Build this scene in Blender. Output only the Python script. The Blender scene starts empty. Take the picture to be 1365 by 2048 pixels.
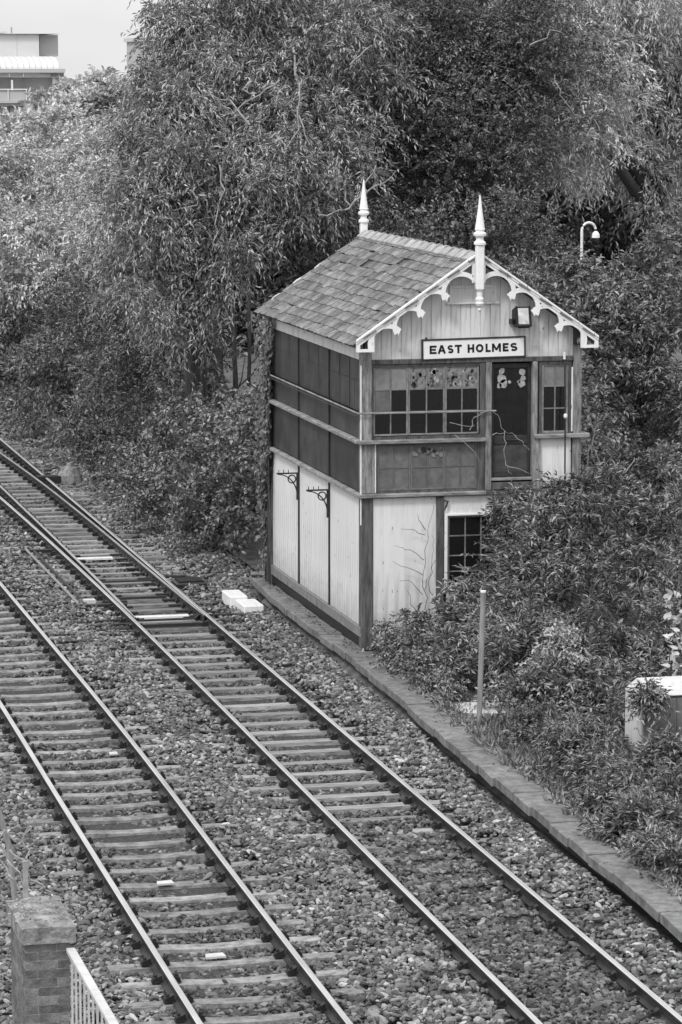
import bpy, math, random
import numpy as np
from mathutils import Vector, Matrix

random.seed(7)
RNG = np.random.default_rng(11)
SC = bpy.context.scene
COL = SC.collection

# ------------------------------------------------------------------ camera
CAM = (-12.892, -52.754, 9.639)
PITCH, YAW, FPX = 0.135743, 0.232935, 6500.0
cd = bpy.data.cameras.new('camera')
cd.sensor_fit = 'VERTICAL'
cd.sensor_height = 36.0
cd.lens = FPX / 2048 * 36.0
cd.clip_start = 0.5
cd.clip_end = 3000
cam = bpy.data.objects.new('camera', cd)
cam.location = CAM
cam.rotation_euler = (math.pi / 2 - PITCH, 0, -YAW)
COL.objects.link(cam)
SC.camera = cam

# ------------------------------------------------------------------ sky and sun (overcast, black and white)
SUN_EL, SUN_AZ = math.radians(48), math.radians(222)      # azimuth measured from +Y towards +X
world = bpy.data.worlds.new('World')
SC.world = world
world.use_nodes = True
nt = world.node_tree
bgn = nt.nodes['Background']
sky = nt.nodes.new('ShaderNodeTexSky')
sky.sky_type = 'NISHITA'
sky.sun_disc = False
sky.sun_elevation = SUN_EL
sky.sun_rotation = SUN_AZ
bw = nt.nodes.new('ShaderNodeRGBToBW')
nt.links.new(sky.outputs[0], bw.inputs[0])
tc = nt.nodes.new('ShaderNodeTexCoord')
mp = nt.nodes.new('ShaderNodeMapping')
mp.inputs['Scale'].default_value = (2.0, 2.0, 7.0)
nz = nt.nodes.new('ShaderNodeTexNoise')
nz.inputs['Scale'].default_value = 2.2
nz.inputs['Detail'].default_value = 5
nt.links.new(tc.outputs['Generated'], mp.inputs[0])
nt.links.new(mp.outputs[0], nz.inputs['Vector'])
cr = nt.nodes.new('ShaderNodeMapRange')
cr.inputs['From Min'].default_value = 0.3
cr.inputs['From Max'].default_value = 0.7
cr.inputs['To Min'].default_value = 5.8
cr.inputs['To Max'].default_value = 8.4
nt.links.new(nz.outputs['Fac'], cr.inputs['Value'])
mx = nt.nodes.new('ShaderNodeMix')
mx.data_type = 'FLOAT'
mx.inputs[0].default_value = 0.85
nt.links.new(bw.outputs[0], mx.inputs[2])
# overcast sky: brighter overhead than at the horizon
sx = nt.nodes.new('ShaderNodeSeparateXYZ'); nt.links.new(tc.outputs['Generated'], sx.inputs[0])
zr = nt.nodes.new('ShaderNodeMapRange'); zr.inputs['To Min'].default_value = 1.0; zr.inputs['To Max'].default_value = 2.2
nt.links.new(sx.outputs[2], zr.inputs['Value'])
zm = nt.nodes.new('ShaderNodeMath'); zm.operation = 'MULTIPLY'
nt.links.new(cr.outputs[0], zm.inputs[0]); nt.links.new(zr.outputs[0], zm.inputs[1])
nt.links.new(zm.outputs[0], mx.inputs[3])
nt.links.new(mx.outputs[0], bgn.inputs['Color'])
bgn.inputs['Strength'].default_value = 0.1

sd = bpy.data.lights.new('sun', 'SUN')
sd.energy = 1.5
sd.angle = math.radians(11)
sd.color = (1, 1, 1)
sun = bpy.data.objects.new('sun', sd)
to_sun = Vector((math.sin(SUN_AZ) * math.cos(SUN_EL), math.cos(SUN_AZ) * math.cos(SUN_EL), math.sin(SUN_EL)))
sun.rotation_euler = (-to_sun).to_track_quat('-Z', 'Y').to_euler()
sun.location = (0, 0, 40)
COL.objects.link(sun)

SC.view_settings.view_transform = 'Standard'
SC.view_settings.look = 'None'
SC.view_settings.gamma = 1.0
SC.view_settings.exposure = 0.3
SC.view_settings.use_curve_mapping = False
SC.render.engine = 'CYCLES'
SC.cycles.max_bounces = 5
SC.cycles.transparent_max_bounces = 6

# ------------------------------------------------------------------ survey helpers: read real positions off the levelled view
def _ray(px, py):
    fw = np.array([math.sin(YAW) * math.cos(PITCH), math.cos(YAW) * math.cos(PITCH), -math.sin(PITCH)])
    r = np.array([math.cos(YAW), -math.sin(YAW), 0.0])
    u = np.cross(r, fw)
    return fw + r * (px - 682.5) / FPX - u * (py - 1024) / FPX

def at(px, py, Y):
    d = _ray(px, py)
    t = (Y - CAM[1]) / d[1]
    return np.array([CAM[0] + d[0] * t, Y, CAM[2] + d[2] * t])

def gp(px, py, z):
    d = _ray(px, py)
    t = (z - CAM[2]) / d[2]
    return np.array([CAM[0] + d[0] * t, CAM[1] + d[1] * t, z])

# ------------------------------------------------------------------ materials
def mat(name, v=0.3, rough=0.7, var=0.25, scale=6.0, stretch=(1, 1, 1), bump=0.0, bscale=30.0, metal=0.0,
        spec=0.3, v2=None, isl=0.0, objr=0.0, detail=6, streak=None, lo=0.35, hi=0.65, coords='Object'):
    m = bpy.data.materials.new(name)
    m.use_nodes = True
    N, L = m.node_tree.nodes, m.node_tree.links
    p = N['Principled BSDF']
    p.inputs['Roughness'].default_value = rough
    p.inputs['Metallic'].default_value = metal
    p.inputs['Specular IOR Level'].default_value = spec
    if coords == 'World':
        g = N.new('ShaderNodeNewGeometry'); src = g.outputs['Position']
    else:
        t = N.new('ShaderNodeTexCoord'); src = t.outputs['Object']
    mpn = N.new('ShaderNodeMapping'); mpn.inputs['Scale'].default_value = stretch
    L.new(src, mpn.inputs[0])
    if coords != 'World':      # every piece gets its own stretch of the pattern
        oi = N.new('ShaderNodeObjectInfo')
        ml = N.new('ShaderNodeMath'); ml.operation = 'MULTIPLY'; ml.inputs[1].default_value = 37.0
        cb = N.new('ShaderNodeCombineXYZ')
        L.new(oi.outputs['Random'], ml.inputs[0])
        for k in range(3): L.new(ml.outputs[0], cb.inputs[k])
        L.new(cb.outputs[0], mpn.inputs['Location'])
    n = N.new('ShaderNodeTexNoise'); n.inputs['Scale'].default_value = scale; n.inputs['Detail'].default_value = detail
    n.inputs['Roughness'].default_value = 0.65
    L.new(mpn.outputs[0], n.inputs['Vector'])
    mr = N.new('ShaderNodeMapRange')
    mr.inputs['From Min'].default_value = lo; mr.inputs['From Max'].default_value = hi
    a, b = (v * (1 - var), v * (1 + var)) if v2 is None else (v, v2)
    mr.inputs['To Min'].default_value = a; mr.inputs['To Max'].default_value = b
    L.new(n.outputs['Fac'], mr.inputs['Value'])
    out = mr.outputs[0]
    def mul(out, node_out, lo_, hi_):
        r = N.new('ShaderNodeMapRange'); r.inputs['To Min'].default_value = lo_; r.inputs['To Max'].default_value = hi_
        L.new(node_out, r.inputs['Value'])
        k = N.new('ShaderNodeMath'); k.operation = 'MULTIPLY'
        L.new(out, k.inputs[0]); L.new(r.outputs[0], k.inputs[1])
        return k.outputs[0]
    if isl:
        g2 = N.new('ShaderNodeNewGeometry'); out = mul(out, g2.outputs['Random Per Island'], 1 - isl, 1 + isl)
    if objr:
        o2 = N.new('ShaderNodeObjectInfo'); out = mul(out, o2.outputs['Random'], 1 - objr, 1 + objr)
    if streak:       # dirt: (stretch, scale, from, to, darkest factor)
        st, ssc, f0, f1, dk = streak
        mm = N.new('ShaderNodeMapping'); mm.inputs['Scale'].default_value = st
        L.new(src, mm.inputs[0])
        s = N.new('ShaderNodeTexNoise'); s.inputs['Scale'].default_value = ssc; s.inputs['Detail'].default_value = 7
        L.new(mm.outputs[0], s.inputs['Vector'])
        r = N.new('ShaderNodeMapRange'); r.inputs['From Min'].default_value = f0; r.inputs['From Max'].default_value = f1
        r.inputs['To Min'].default_value = 1.0; r.inputs['To Max'].default_value = dk
        L.new(s.outputs['Fac'], r.inputs['Value'])
        k = N.new('ShaderNodeMath'); k.operation = 'MULTIPLY'
        L.new(out, k.inputs[0]); L.new(r.outputs[0], k.inputs[1]); out = k.outputs[0]
    L.new(out, p.inputs['Base Color'])
    if bump:
        b2 = N.new('ShaderNodeTexNoise'); b2.inputs['Scale'].default_value = bscale; b2.inputs['Detail'].default_value = 5
        L.new(mpn.outputs[0], b2.inputs['Vector'])
        bp = N.new('ShaderNodeBump'); bp.inputs['Strength'].default_value = bump; bp.inputs['Distance'].default_value = 0.02
        L.new(b2.outputs['Fac'], bp.inputs['Height']); L.new(bp.outputs[0], p.inputs['Normal'])
    return m

def weather(m, z0, z1, dark, chip=.66):
    N, L = m.node_tree.nodes, m.node_tree.links
    p = N['Principled BSDF']; src = p.inputs['Base Color'].links[0].from_socket
    g = N.new('ShaderNodeNewGeometry'); sx = N.new('ShaderNodeSeparateXYZ'); L.new(g.outputs['Position'], sx.inputs[0])
    n = N.new('ShaderNodeTexNoise'); n.inputs['Scale'].default_value = 5; n.inputs['Detail'].default_value = 8; L.new(g.outputs['Position'], n.inputs['Vector'])
    a = N.new('ShaderNodeMath'); a.operation = 'MULTIPLY_ADD'; a.inputs[1].default_value = .9; L.new(n.outputs['Fac'], a.inputs[0]); L.new(sx.outputs[2], a.inputs[2])
    r = N.new('ShaderNodeMapRange'); r.inputs['From Min'].default_value = z0 + .45; r.inputs['From Max'].default_value = z1 + .45; r.inputs['To Min'].default_value = dark; r.inputs['To Max'].default_value = 1
    L.new(a.outputs[0], r.inputs['Value'])
    n2 = N.new('ShaderNodeTexNoise'); n2.inputs['Scale'].default_value = 16; n2.inputs['Detail'].default_value = 6
    mp2 = N.new('ShaderNodeMapping'); mp2.inputs['Scale'].default_value = (1, 1, .4); L.new(g.outputs['Position'], mp2.inputs[0]); L.new(mp2.outputs[0], n2.inputs['Vector'])
    r2 = N.new('ShaderNodeMapRange'); r2.inputs['From Min'].default_value = chip; r2.inputs['From Max'].default_value = chip + .03; r2.inputs['To Min'].default_value = 1; r2.inputs['To Max'].default_value = .35
    L.new(n2.outputs['Fac'], r2.inputs['Value'])
    k1 = N.new('ShaderNodeMath'); k1.operation = 'MULTIPLY'; L.new(src, k1.inputs[0]); L.new(r.outputs[0], k1.inputs[1])
    k2 = N.new('ShaderNodeMath'); k2.operation = 'MULTIPLY'; L.new(k1.outputs[0], k2.inputs[0]); L.new(r2.outputs[0], k2.inputs[1])
    L.new(k2.outputs[0], p.inputs['Base Color'])

def leafmat(name, v, isl=0.45, rough=0.5, spec=0.35, trans=0.12):
    m = bpy.data.materials.new(name); m.use_nodes = True
    N, L = m.node_tree.nodes, m.node_tree.links
    p = N['Principled BSDF']
    p.inputs['Roughness'].default_value = rough; p.inputs['Specular IOR Level'].default_value = spec
    g = N.new('ShaderNodeNewGeometry')
    r = N.new('ShaderNodeMapRange'); r.inputs['To Min'].default_value = v * (1 - isl); r.inputs['To Max'].default_value = v * (1 + isl)
    L.new(g.outputs['Random Per Island'], r.inputs['Value'])
    n = N.new('ShaderNodeTexNoise'); n.inputs['Scale'].default_value = 0.7; n.inputs['Detail'].default_value = 2
    L.new(g.outputs['Position'], n.inputs['Vector'])
    r2 = N.new('ShaderNodeMapRange'); r2.inputs['From Min'].default_value = .35; r2.inputs['From Max'].default_value = .65
    r2.inputs['To Min'].default_value = .75; r2.inputs['To Max'].default_value = 1.25
    L.new(n.outputs['Fac'], r2.inputs['Value'])
    k = N.new('ShaderNodeMath'); k.operation = 'MULTIPLY'
    L.new(r.outputs[0], k.inputs[0]); L.new(r2.outputs[0], k.inputs[1])
    L.new(k.outputs[0], p.inputs['Base Color'])
    t = N.new('ShaderNodeBsdfTranslucent'); L.new(k.outputs[0], t.inputs[0])
    mxs = N.new('ShaderNodeMixShader'); mxs.inputs[0].default_value = trans
    L.new(p.outputs[0], mxs.inputs[1]); L.new(t.outputs[0], mxs.inputs[2])
    L.new(mxs.outputs[0], N['Material Output'].inputs[0])
    return m

def glassmat(name, tint=0.35, refl=0.12):
    m = bpy.data.materials.new(name); m.use_nodes = True
    N, L = m.node_tree.nodes, m.node_tree.links
    N.remove(N['Principled BSDF'])
    tr = N.new('ShaderNodeBsdfTransparent'); tr.inputs[0].default_value = (tint, tint, tint, 1)
    gl = N.new('ShaderNodeBsdfGlossy'); gl.inputs['Roughness'].default_value = 0.12; gl.inputs[0].default_value = (.8, .8, .8, 1)
    df = N.new('ShaderNodeBsdfDiffuse'); df.inputs[0].default_value = (.045, .045, .045, 1)
    n = N.new('ShaderNodeTexNoise'); n.inputs['Scale'].default_value = 9
    r = N.new('ShaderNodeMapRange'); r.inputs['To Min'].default_value = 0; r.inputs['To Max'].default_value = .5
    L.new(n.outputs['Fac'], r.inputs['Value'])
    a = N.new('ShaderNodeMixShader'); L.new(r.outputs[0], a.inputs[0]); L.new(tr.outputs[0], a.inputs[1]); L.new(df.outputs[0], a.inputs[2])
    b = N.new('ShaderNodeMixShader'); b.inputs[0].default_value = refl
    L.new(a.outputs[0], b.inputs[1]); L.new(gl.outputs[0], b.inputs[2]); L.new(b.outputs[0], N['Material Output'].inputs[0])
    return m

M = {}
M['white'] = mat('white_paint', .72, .55, .05, 3, (1, 1, .25), bump=.15, bscale=25, objr=.02, streak=((4, 4, .5), 2.0, .52, .78, .6))
M['white_gable'] = mat('white_paint_gable', .68, .55, .07, 3, (1, 1, .3), bump=.15, bscale=25, objr=.05, streak=((9, 9, .8), 2, .52, .75, .6))
M['trim'] = mat('trim_paint', .80, .5, .05, 5, bump=.1, objr=.02, streak=((3, 3, 3), 4, .58, .78, .7))
weather(M['white'], .05, .8, .62, .665); weather(M['white_gable'], 4.7, 5.0, .8, .68); weather(M['trim'], -9, -8, 1, .66)
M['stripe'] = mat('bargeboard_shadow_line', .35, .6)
M['timber'] = mat('dark_timber', .05, .7, v2=.13, scale=5, stretch=(3, 3, .5), bump=.5, bscale=20, spec=.25, objr=.15)
M['timber_mid'] = mat('weathered_timber', .12, .75, v2=.34, scale=6, stretch=(4, 4, .6), bump=.5, bscale=25, objr=.15)
M['timber_ledge'] = mat('weathered_ledge', .14, .7, v2=.36, scale=5, stretch=(.7, .7, 4), bump=.4, bscale=25, objr=.1)
M['mesh'] = mat('dark_screen', .045, .5, .4, 2.2, (1, 1, 1), bump=.25, bscale=90, spec=.3, objr=.15, streak=((1, 1, .5), 1.6, .5, .75, .7))
M['screen_bar'] = mat('sash_behind_screen', .075, .6, .3, 6)
M['sash'] = mat('sash_wood', .20, .6, .3, 8, bump=.3, objr=.15)
M['blank'] = mat('painted_over_pane', .13, .55, .22, 7, bump=.3, bscale=14, objr=.12, spec=.4)
M['peel'] = mat('peeling_pane', .17, .6, v2=.26, scale=14, bump=.5, bscale=20, objr=.15, streak=((1, 1, 1), 11, .55, .60, .25))
M['blanktop'] = mat('whitened_pane', .21, .6, .15, 6, bump=.3, bscale=18, objr=.08, streak=((1, 1, 1), 8, .62, .72, .6))
M['glass'] = glassmat('window_glass', .45, .05)
M['dark'] = mat('interior_dark', .03, .8, .2)
M['door'] = mat('door_paint', .035, .5, .3, 6, bump=.3, spec=.35)
M['doorpanel'] = mat('door_panel_paint', .06, .55, .3, 5, bump=.3)
M['blotch'] = mat('scraped_whitewash', .35, .7, .3, 20)
M['iron'] = mat('cast_iron', .025, .5, .3, 20, spec=.4)
M['slate'] = mat('roof_slate', .07, .6, v2=.24, scale=5.5, stretch=(1, 1, 1), bump=.45, bscale=18, spec=.4, objr=.36, streak=((2, 2, 2), 4, .5, .7, .45))
M['ridge'] = mat('ridge_tile', .26, .7, v2=.44, scale=6, bump=.5, objr=.15)
M['lead'] = mat('roof_underside', .08, .7)
M['black'] = mat('black_paint', .012, .45, .2)
M['sign'] = mat('sign_white', .8, .4, .03)
M['lampglass'] = mat('floodlight_glass', .55, .25, .3, 9)
M['rail_side'] = mat('rusty_rail', .035, .6, .5, 9, (1, .3, 1), spec=.3, coords='World')
M['rail_top'] = mat('polished_rail', .55, .3, .15, 4, (3, .2, 1), metal=.45, coords='World')
M['concrete'] = mat('sleeper_concrete', .15, .85, v2=.33, scale=5, bump=.4, bscale=40, objr=.22, streak=((2, 2, 2), 5, .5, .7, .55))
M['sleeper_wood'] = mat('sleeper_timber', .13, .8, v2=.36, scale=5, stretch=(.6, 6, 3), bump=.5, bscale=30, objr=.3)
M['chair'] = mat('chair_iron', .018, .6, .4, 20)
M['slab'] = mat('path_slab', .11, .8, v2=.22, scale=7, bump=.35, bscale=50, spec=.4, objr=.15, streak=((1, 1, 1), 3, .5, .7, .7))
M['pit'] = mat('ballast_bed', .025, .95, v2=.08, scale=26, bump=1, bscale=60, coords='World')
M['soil'] = mat('soil', .03, .95, v2=.12, scale=9, bump=.8, bscale=30, coords='World')
M['ground'] = mat('grassy_ground', .07, .95, v2=.16, scale=2.5, bump=.5, coords='World')
M['bark'] = mat('bark', .03, .9, v2=.11, scale=6, stretch=(3, 3, .5), bump=.8, bscale=14)
M['twig'] = mat('pale_twig', .12, .8, .35, 9)
M['vine'] = mat('dry_stem', .30, .8, .3, 9)
M['white_box'] = mat('white_cover', .75, .45, .06, 6, streak=((2, 2, 2), 5, .58, .8, .7))
M['cab'] = mat('pale_cabinet', .55, .5, .06, 5, streak=((3, 3, .6), 4, .55, .8, .7))
M['cab_door'] = mat('cabinet_door', .16, .5, .15, 5)
M['pole'] = mat('grey_pole', .24, .6, .25, 5, (4, 4, .5))
M['cable'] = mat('black_cable', .015, .5)
M['brick'] = mat('brick_face', .10, .85, v2=.22, scale=10, bump=.5, bscale=50, objr=.3)
M['mortar'] = mat('mortar', .45, .9, v2=.65, scale=12, bump=.4)
M['cap'] = mat('mossy_stone', .10, .9, v2=.34, scale=9, bump=.7, bscale=30)
M['railpaint'] = mat('pale_railing', .52, .5, .12, 6, bump=.2)
M['bld_light'] = mat('pale_cladding', .60, .6, .04, 1)
M['bld_mid'] = mat('grey_cladding', .47, .6, .05, 1)
M['bld_dark'] = mat('grey_recessed_wall', .30, .6, .08, 1)
M['bld_glass'] = mat('pale_window_band', .78, .3, .05, 1)
M['fin'] = mat('slatted_cladding', .32, .6)
M['litter'] = mat('pale_scrap', .5, .6, .1)

# ------------------------------------------------------------------ object helpers
WPOS = {}
def tag(o, label=None, cat=None, group=None, kind=None):
    if label: o['label'] = label
    if cat: o['category'] = cat
    if group: o['group'] = group
    if kind: o['kind'] = kind
    return o

def thing(name, loc, label, cat, group=None):
    o = bpy.data.objects.new(name, None)
    o.location = loc
    o.empty_display_size = .2
    COL.objects.link(o)
    WPOS[o.name] = np.array(loc, float)
    return tag(o, label, cat, group)

def place(name, me, loc, parent=None, rot=None):
    o = bpy.data.objects.new(name, me)
    COL.objects.link(o)
    loc = np.array(loc, float)
    WPOS[o.name] = loc
    if parent is not None:
        o.parent = parent
        o.location = loc - WPOS[parent.name]
    else:
        o.location = loc
    if rot: o.rotation_euler = rot
    return o

class MB:
    """collects shapes in world coordinates and links them as one mesh object"""
    def __init__(s): s.v = []; s.f = []; s.m = []
    def add(s, v, f, mi=0):
        b = len(s.v); s.v += [tuple(map(float, p)) for p in v]; s.f += [tuple(b + i for i in q) for q in f]; s.m += [mi] * len(f)
        return s
    def box(s, x0, x1, y0, y1, z0, z1, mi=0):
        v = [(x, y, z) for z in (z0, z1) for y in (y0, y1) for x in (x0, x1)]
        return s.add(v, [(0, 2, 3, 1), (4, 5, 7, 6), (0, 1, 5, 4), (2, 6, 7, 3), (0, 4, 6, 2), (1, 3, 7, 5)], mi)
    def prism(s, poly, axis, a, b, mi=0):
        """poly in the plane across `axis` ('y': (x,z), 'x': (y,z), 'z': (x,y)), extruded a..b"""
        def P(p, t): return {'y': (p[0], t, p[1]), 'x': (t, p[0], p[1]), 'z': (p[0], p[1], t)}[axis]
        n = len(poly)
        v = [P(p, a) for p in poly] + [P(p, b) for p in poly]
        f = [tuple(range(n)), tuple(range(2 * n - 1, n - 1, -1))] + [(i, i + n, (i + 1) % n + n, (i + 1) % n) for i in range(n)]
        return s.add(v, f, mi)
    def tube(s, pts, r, n=6, mi=0):
        pts = [np.array(p, float) for p in pts]
        rr = r if hasattr(r, '__len__') else [r] * len(pts)
        v = []; up = np.array([0, 0, 1.0])
        for i, p in enumerate(pts):
            d = pts[min(i + 1, len(pts) - 1)] - pts[max(i - 1, 0)]
            d /= np.linalg.norm(d) + 1e-9
            a = np.cross(d, up if abs(d[2]) < .9 else np.array([1.0, 0, 0])); a /= np.linalg.norm(a) + 1e-9
            b = np.cross(d, a)
            for k in range(n):
                t = 2 * math.pi * k / n
                v.append(p + rr[i] * (a * math.cos(t) + b * math.sin(t)))
        f = [(i * n + k, i * n + (k + 1) % n, (i + 1) * n + (k + 1) % n, (i + 1) * n + k) for i in range(len(pts) - 1) for k in range(n)]
        f += [tuple(range(n - 1, -1, -1)), tuple((len(pts) - 1) * n + k for k in range(n))]
        return s.add(v, f, mi)
    def lathe(s, prof, cx, cy, n=12, mi=0, rot=0):
        v = [(cx + r * math.cos(2 * math.pi * k / n + rot), cy + r * math.sin(2 * math.pi * k / n + rot), z) for r, z in prof for k in range(n)]
        f = [(i * n + k, i * n + (k + 1) % n, (i + 1) * n + (k + 1) % n, (i + 1) * n + k) for i in range(len(prof) - 1) for k in range(n)]
        f += [tuple(range(n - 1, -1, -1)), tuple((len(prof) - 1) * n + k for k in range(n))]
        return s.add(v, f, mi)
    def mesh(s, name, mats, org):
        me = bpy.data.meshes.new(name)
        me.from_pydata([(p[0] - org[0], p[1] - org[1], p[2] - org[2]) for p in s.v], [], s.f)
        for m in (mats if isinstance(mats, (list, tuple)) else [mats]): me.materials.append(m)
        if any(s.m): me.polygons.foreach_set('material_index', s.m)
        me.update()
        return me
    def build(s, name, mats, parent=None, smooth=False):
        a = np.array(s.v); org = (a.min(0) + a.max(0)) / 2
        me = s.mesh(name, mats, org)
        if smooth: me.polygons.foreach_set('use_smooth', [True] * len(me.polygons))
        return place(name, me, org, parent)

def box(name, x0, x1, y0, y1, z0, z1, m, parent): return MB().box(x0, x1, y0, y1, z0, z1).build(name, m, parent)

def bevel(o, w=.004):
    b = o.modifiers.new('bevel', 'BEVEL'); b.width = w; b.segments = 1; b.limit_method = 'ANGLE'
    return o

# ================================================================== SETTING
# ground to the horizon, with a shallow bed for the railway
def surface(name, xs, ys, zf, m, kind='structure'):
    X, Y = np.meshgrid(xs, ys)
    Z = zf(X, Y)
    v = np.stack([X.ravel(), Y.ravel(), Z.ravel()], 1)
    nx = len(xs); f = []
    for j in range(len(ys) - 1):
        for i in range(nx - 1):
            a = j * nx + i; f.append((a, a + 1, a + nx + 1, a + nx))
    me = bpy.data.meshes.new(name); me.from_pydata(v.tolist(), [], f); me.materials.append(m)
    me.polygons.foreach_set('use_smooth', [True] * len(f)); me.update()
    o = place(name, me, (0, 0, 0)); o['kind'] = kind
    return o

PATH_L = [(-.25, 8.6), (-.40, 4.7), (-.39, 2.1), (-.38, -.6), (-.45, -3.15), (-.50, -4.9), (-.60, -7.5), (-.65, -10), (-.68, -12.5), (-.74, -16), (-.79, -18.6), (-.84, -24)]
def path_x(y):
    ys = [p[1] for p in PATH_L][::-1]; xs = [p[0] for p in PATH_L][::-1]
    return np.interp(y, ys, xs)
def ground_z(X, Y):
    px = path_x(Y)
    bed = np.where(X < px + .3, -.50, -.16)
    bed = np.where((Y > 9) & (X > -1.2), -.44 + np.clip((X + 1.2) / 5, 0, 1) * .5, bed)
    r = np.clip((X - 4) / 14, 0, 1) * .5
    return bed + r
gx = np.concatenate([[-2500, -600, -150, -60, -30], np.arange(-15, 14, .5), [16, 20, 26, 40, 80, 200, 700, 2500]])
gy = np.concatenate([[-2500, -500, -120, -70], np.arange(-50, 62, .8), [66, 75, 90, 120, 200, 400, 900, 2900]])
surface('ground', gx, gy, ground_z, M['ground'])
surface('ballast_bed', np.arange(-10.5, -.05, .35), np.arange(-30, 60, .6), lambda X, Y: np.where(X > path_x(Y) + .25, -.485, -.445 + .012 * np.sin(X * 3) * np.cos(Y * 1.7)), M['pit'])
def soil_z(X, Y): return -.135 + .04 * np.sin(X * 2.1 + Y) * np.cos(Y * 1.3) + np.clip((X - 4) / 12, 0, 1) * .5
surface('soil', np.arange(.1, 12, .4), np.arange(-30, 34, .6), lambda X, Y: np.where(X < .3, -.17, soil_z(X, Y)), M['soil'])

# ------------------------------------------------------------------ platform path of stone slabs
path = thing('path', (-.4, 0, -.15), None, None); path['kind'] = 'structure'
edges = [8.75]
while edges[-1] > -24:
    edges.append(edges[-1] - random.choice([.86, .92, .95, 1.0]))
for i in range(len(edges) - 1):
    y1, y0 = edges[i], edges[i + 1]
    ym = (y0 + y1) / 2
    xl0, xl1 = float(path_x(y0)) + random.uniform(-.02, .02), float(path_x(y1)) + random.uniform(-.02, .02)
    w = .36 + .24 * min(1, max(0, (-ym + .5) / 5)) 
    if ym > .3: w = -.02 - (xl0 + xl1) / 2
    if i == 0: w += .16; xl1 += .15
    z = -.105 + random.uniform(-.012, .012)
    g = .007
    mb = MB().prism([(xl0, y0 + g), (xl0 + w + random.uniform(-.02, .03), y0 + g), (xl1 + w, y1 - g), (xl1, y1 - g)], 'z', z - .13, z)
    o = bevel(mb.build('slab', M['slab'], path), .008)
    o.rotation_euler = (random.uniform(-.008, .008), random.uniform(-.015, .01), 0)
hole = MB().lathe([(.12, -.099), (.12, -.088), (.10, -.088), (.10, -.092)], -.13, 8.1, 16).build('drain_cover', M['iron'])
tag(hole, 'small round dark cover set in the end slab beside the signal box', 'drain cover')

# ================================================================== TRACKS
def xr(pts, y): ys = [p[1] for p in pts]; return float(np.interp(y, ys, [p[0] for p in pts]))
R1 = [(-1.80, -26), (-1.80, -12), (-1.79, 0), (-1.76, 15), (-1.75, 60)]
R2 = [(-3.31, -26), (-3.27, -14), (-3.20, -4), (-3.17, 2), (-3.17, 6), (-3.20, 12), (-3.26, 18), (-3.36, 24), (-3.55, 31), (-3.85, 38), (-4.7, 52)]
B1 = [(-1.835, 4.6), (-1.87, 8), (-1.89, 13), (-1.92, 18), (-1.99, 24), (-2.19, 31), (-2.48, 38), (-3.3, 52)]
B2 = [(-3.12, 4.6), (-3.075, 8), (-3.06, 13), (-3.06, 20), (-3.06, 60)]
R3 = [(-5.27, -26), (-5.22, -20.4), (-5.12, -13.3), (-5.02, -8), (-4.98, -3), (-4.97, 6), (-4.95, 60)]
R4 = [(-6.80, -26), (-6.74, -20.4), (-6.66, -13), (-6.60, -8), (-6.52, -3), (-6.49, 6), (-6.47, 60)]
ZT = -.225
def rail_mesh(pts, y0, y1, blade=False):
    hw, wb, ft = .036, .011, .07
    prof = [(-hw * .7, 0), (hw * .7, 0), (hw, -.008), (hw, -.035), (wb, -.05), (wb, -.125), (ft, -.142), (ft, -.155), (-ft, -.155), (-ft, -.142), (-wb, -.125), (-wb, -.05), (-hw, -.035), (-hw, -.008)]
    if blade: prof = [(-.03, -.004), (.03, -.004), (.032, -.03), (.012, -.05), (.012, -.12), (.04, -.15), (-.04, -.15), (-.012, -.12), (-.012, -.05), (-.032, -.03)]
    ys = np.arange(y0, y1 + .01, 1.0)
    n = len(prof); mb = MB(); v = []; f = []; mi = []
    xs = [p[0] for p in pts]; yy = [p[1] for p in pts]
    sm = lambda y: np.mean([np.interp(y + d, yy, xs) for d in np.linspace(-3, 3, 9)])
    for y in ys:
        x = sm(y)
        k = 1.0 if not blade else min(1, .25 + (y - y0) / 2.5)
        for px, pz in prof: v.append((x + px * k, y, ZT + pz))
    for j in range(len(ys) - 1):
        for i in range(n):
            a, b = j * n + i, j * n + (i + 1) % n
            f.append((a, b, b + n, a + n)); mi.append(1 if i in ((0, 1, 13) if not blade else (0,)) else 0)
    mb.v = v; mb.f = f + [tuple(range(n)), tuple((len(ys) - 1) * n + i for i in range(n - 1, -1, -1))]; mb.m = mi + [0, 0]
    return mb

track_near = thing('railway_track', (-6.0, 0, -.4), 'plain pair of rails on concrete sleepers at lower left, furthest from the signal box', 'railway track', 'railway tracks')
track_far = thing('railway_track', (-2.5, 0, -.4), 'pair of rails passing beside the signal box and splitting at a set of points', 'railway track', 'railway tracks')
rm = [M['rail_side'], M['rail_top']]
rail_mesh(R3, -26, 46).build('rail', rm, track_near)
rail_mesh(R4, -26, 46).build('rail', rm, track_near)
rail_mesh(R1, -26, 58).build('rail', rm, track_far)
rail_mesh(R2, -26, 48).build('rail', rm, track_far)
rail_mesh(B1, 4.6, 48, True).build('switch_rail', rm, track_far)
rail_mesh(B2, 4.6, 58, True).build('switch_rail', rm, track_far)
def chair_mesh():
    mb = MB()
    mb.box(-.16, .16, -.06, .06, -.155, -.135)
    for s in (-1, 1):
        mb.prism([(s * .05, -.135), (s * .16, -.135), (s * .15, -.10), (s * .09, -.08), (s * .05, -.06)], 'y', -.045, .045)
        mb.lathe([(.02, -.11), (.02, -.07), (.012, -.06)], s * .12, 0, 6)
    return mb.mesh('rail_chair', M['chair'], (0, 0, 0))
CH = chair_mesh()
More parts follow.
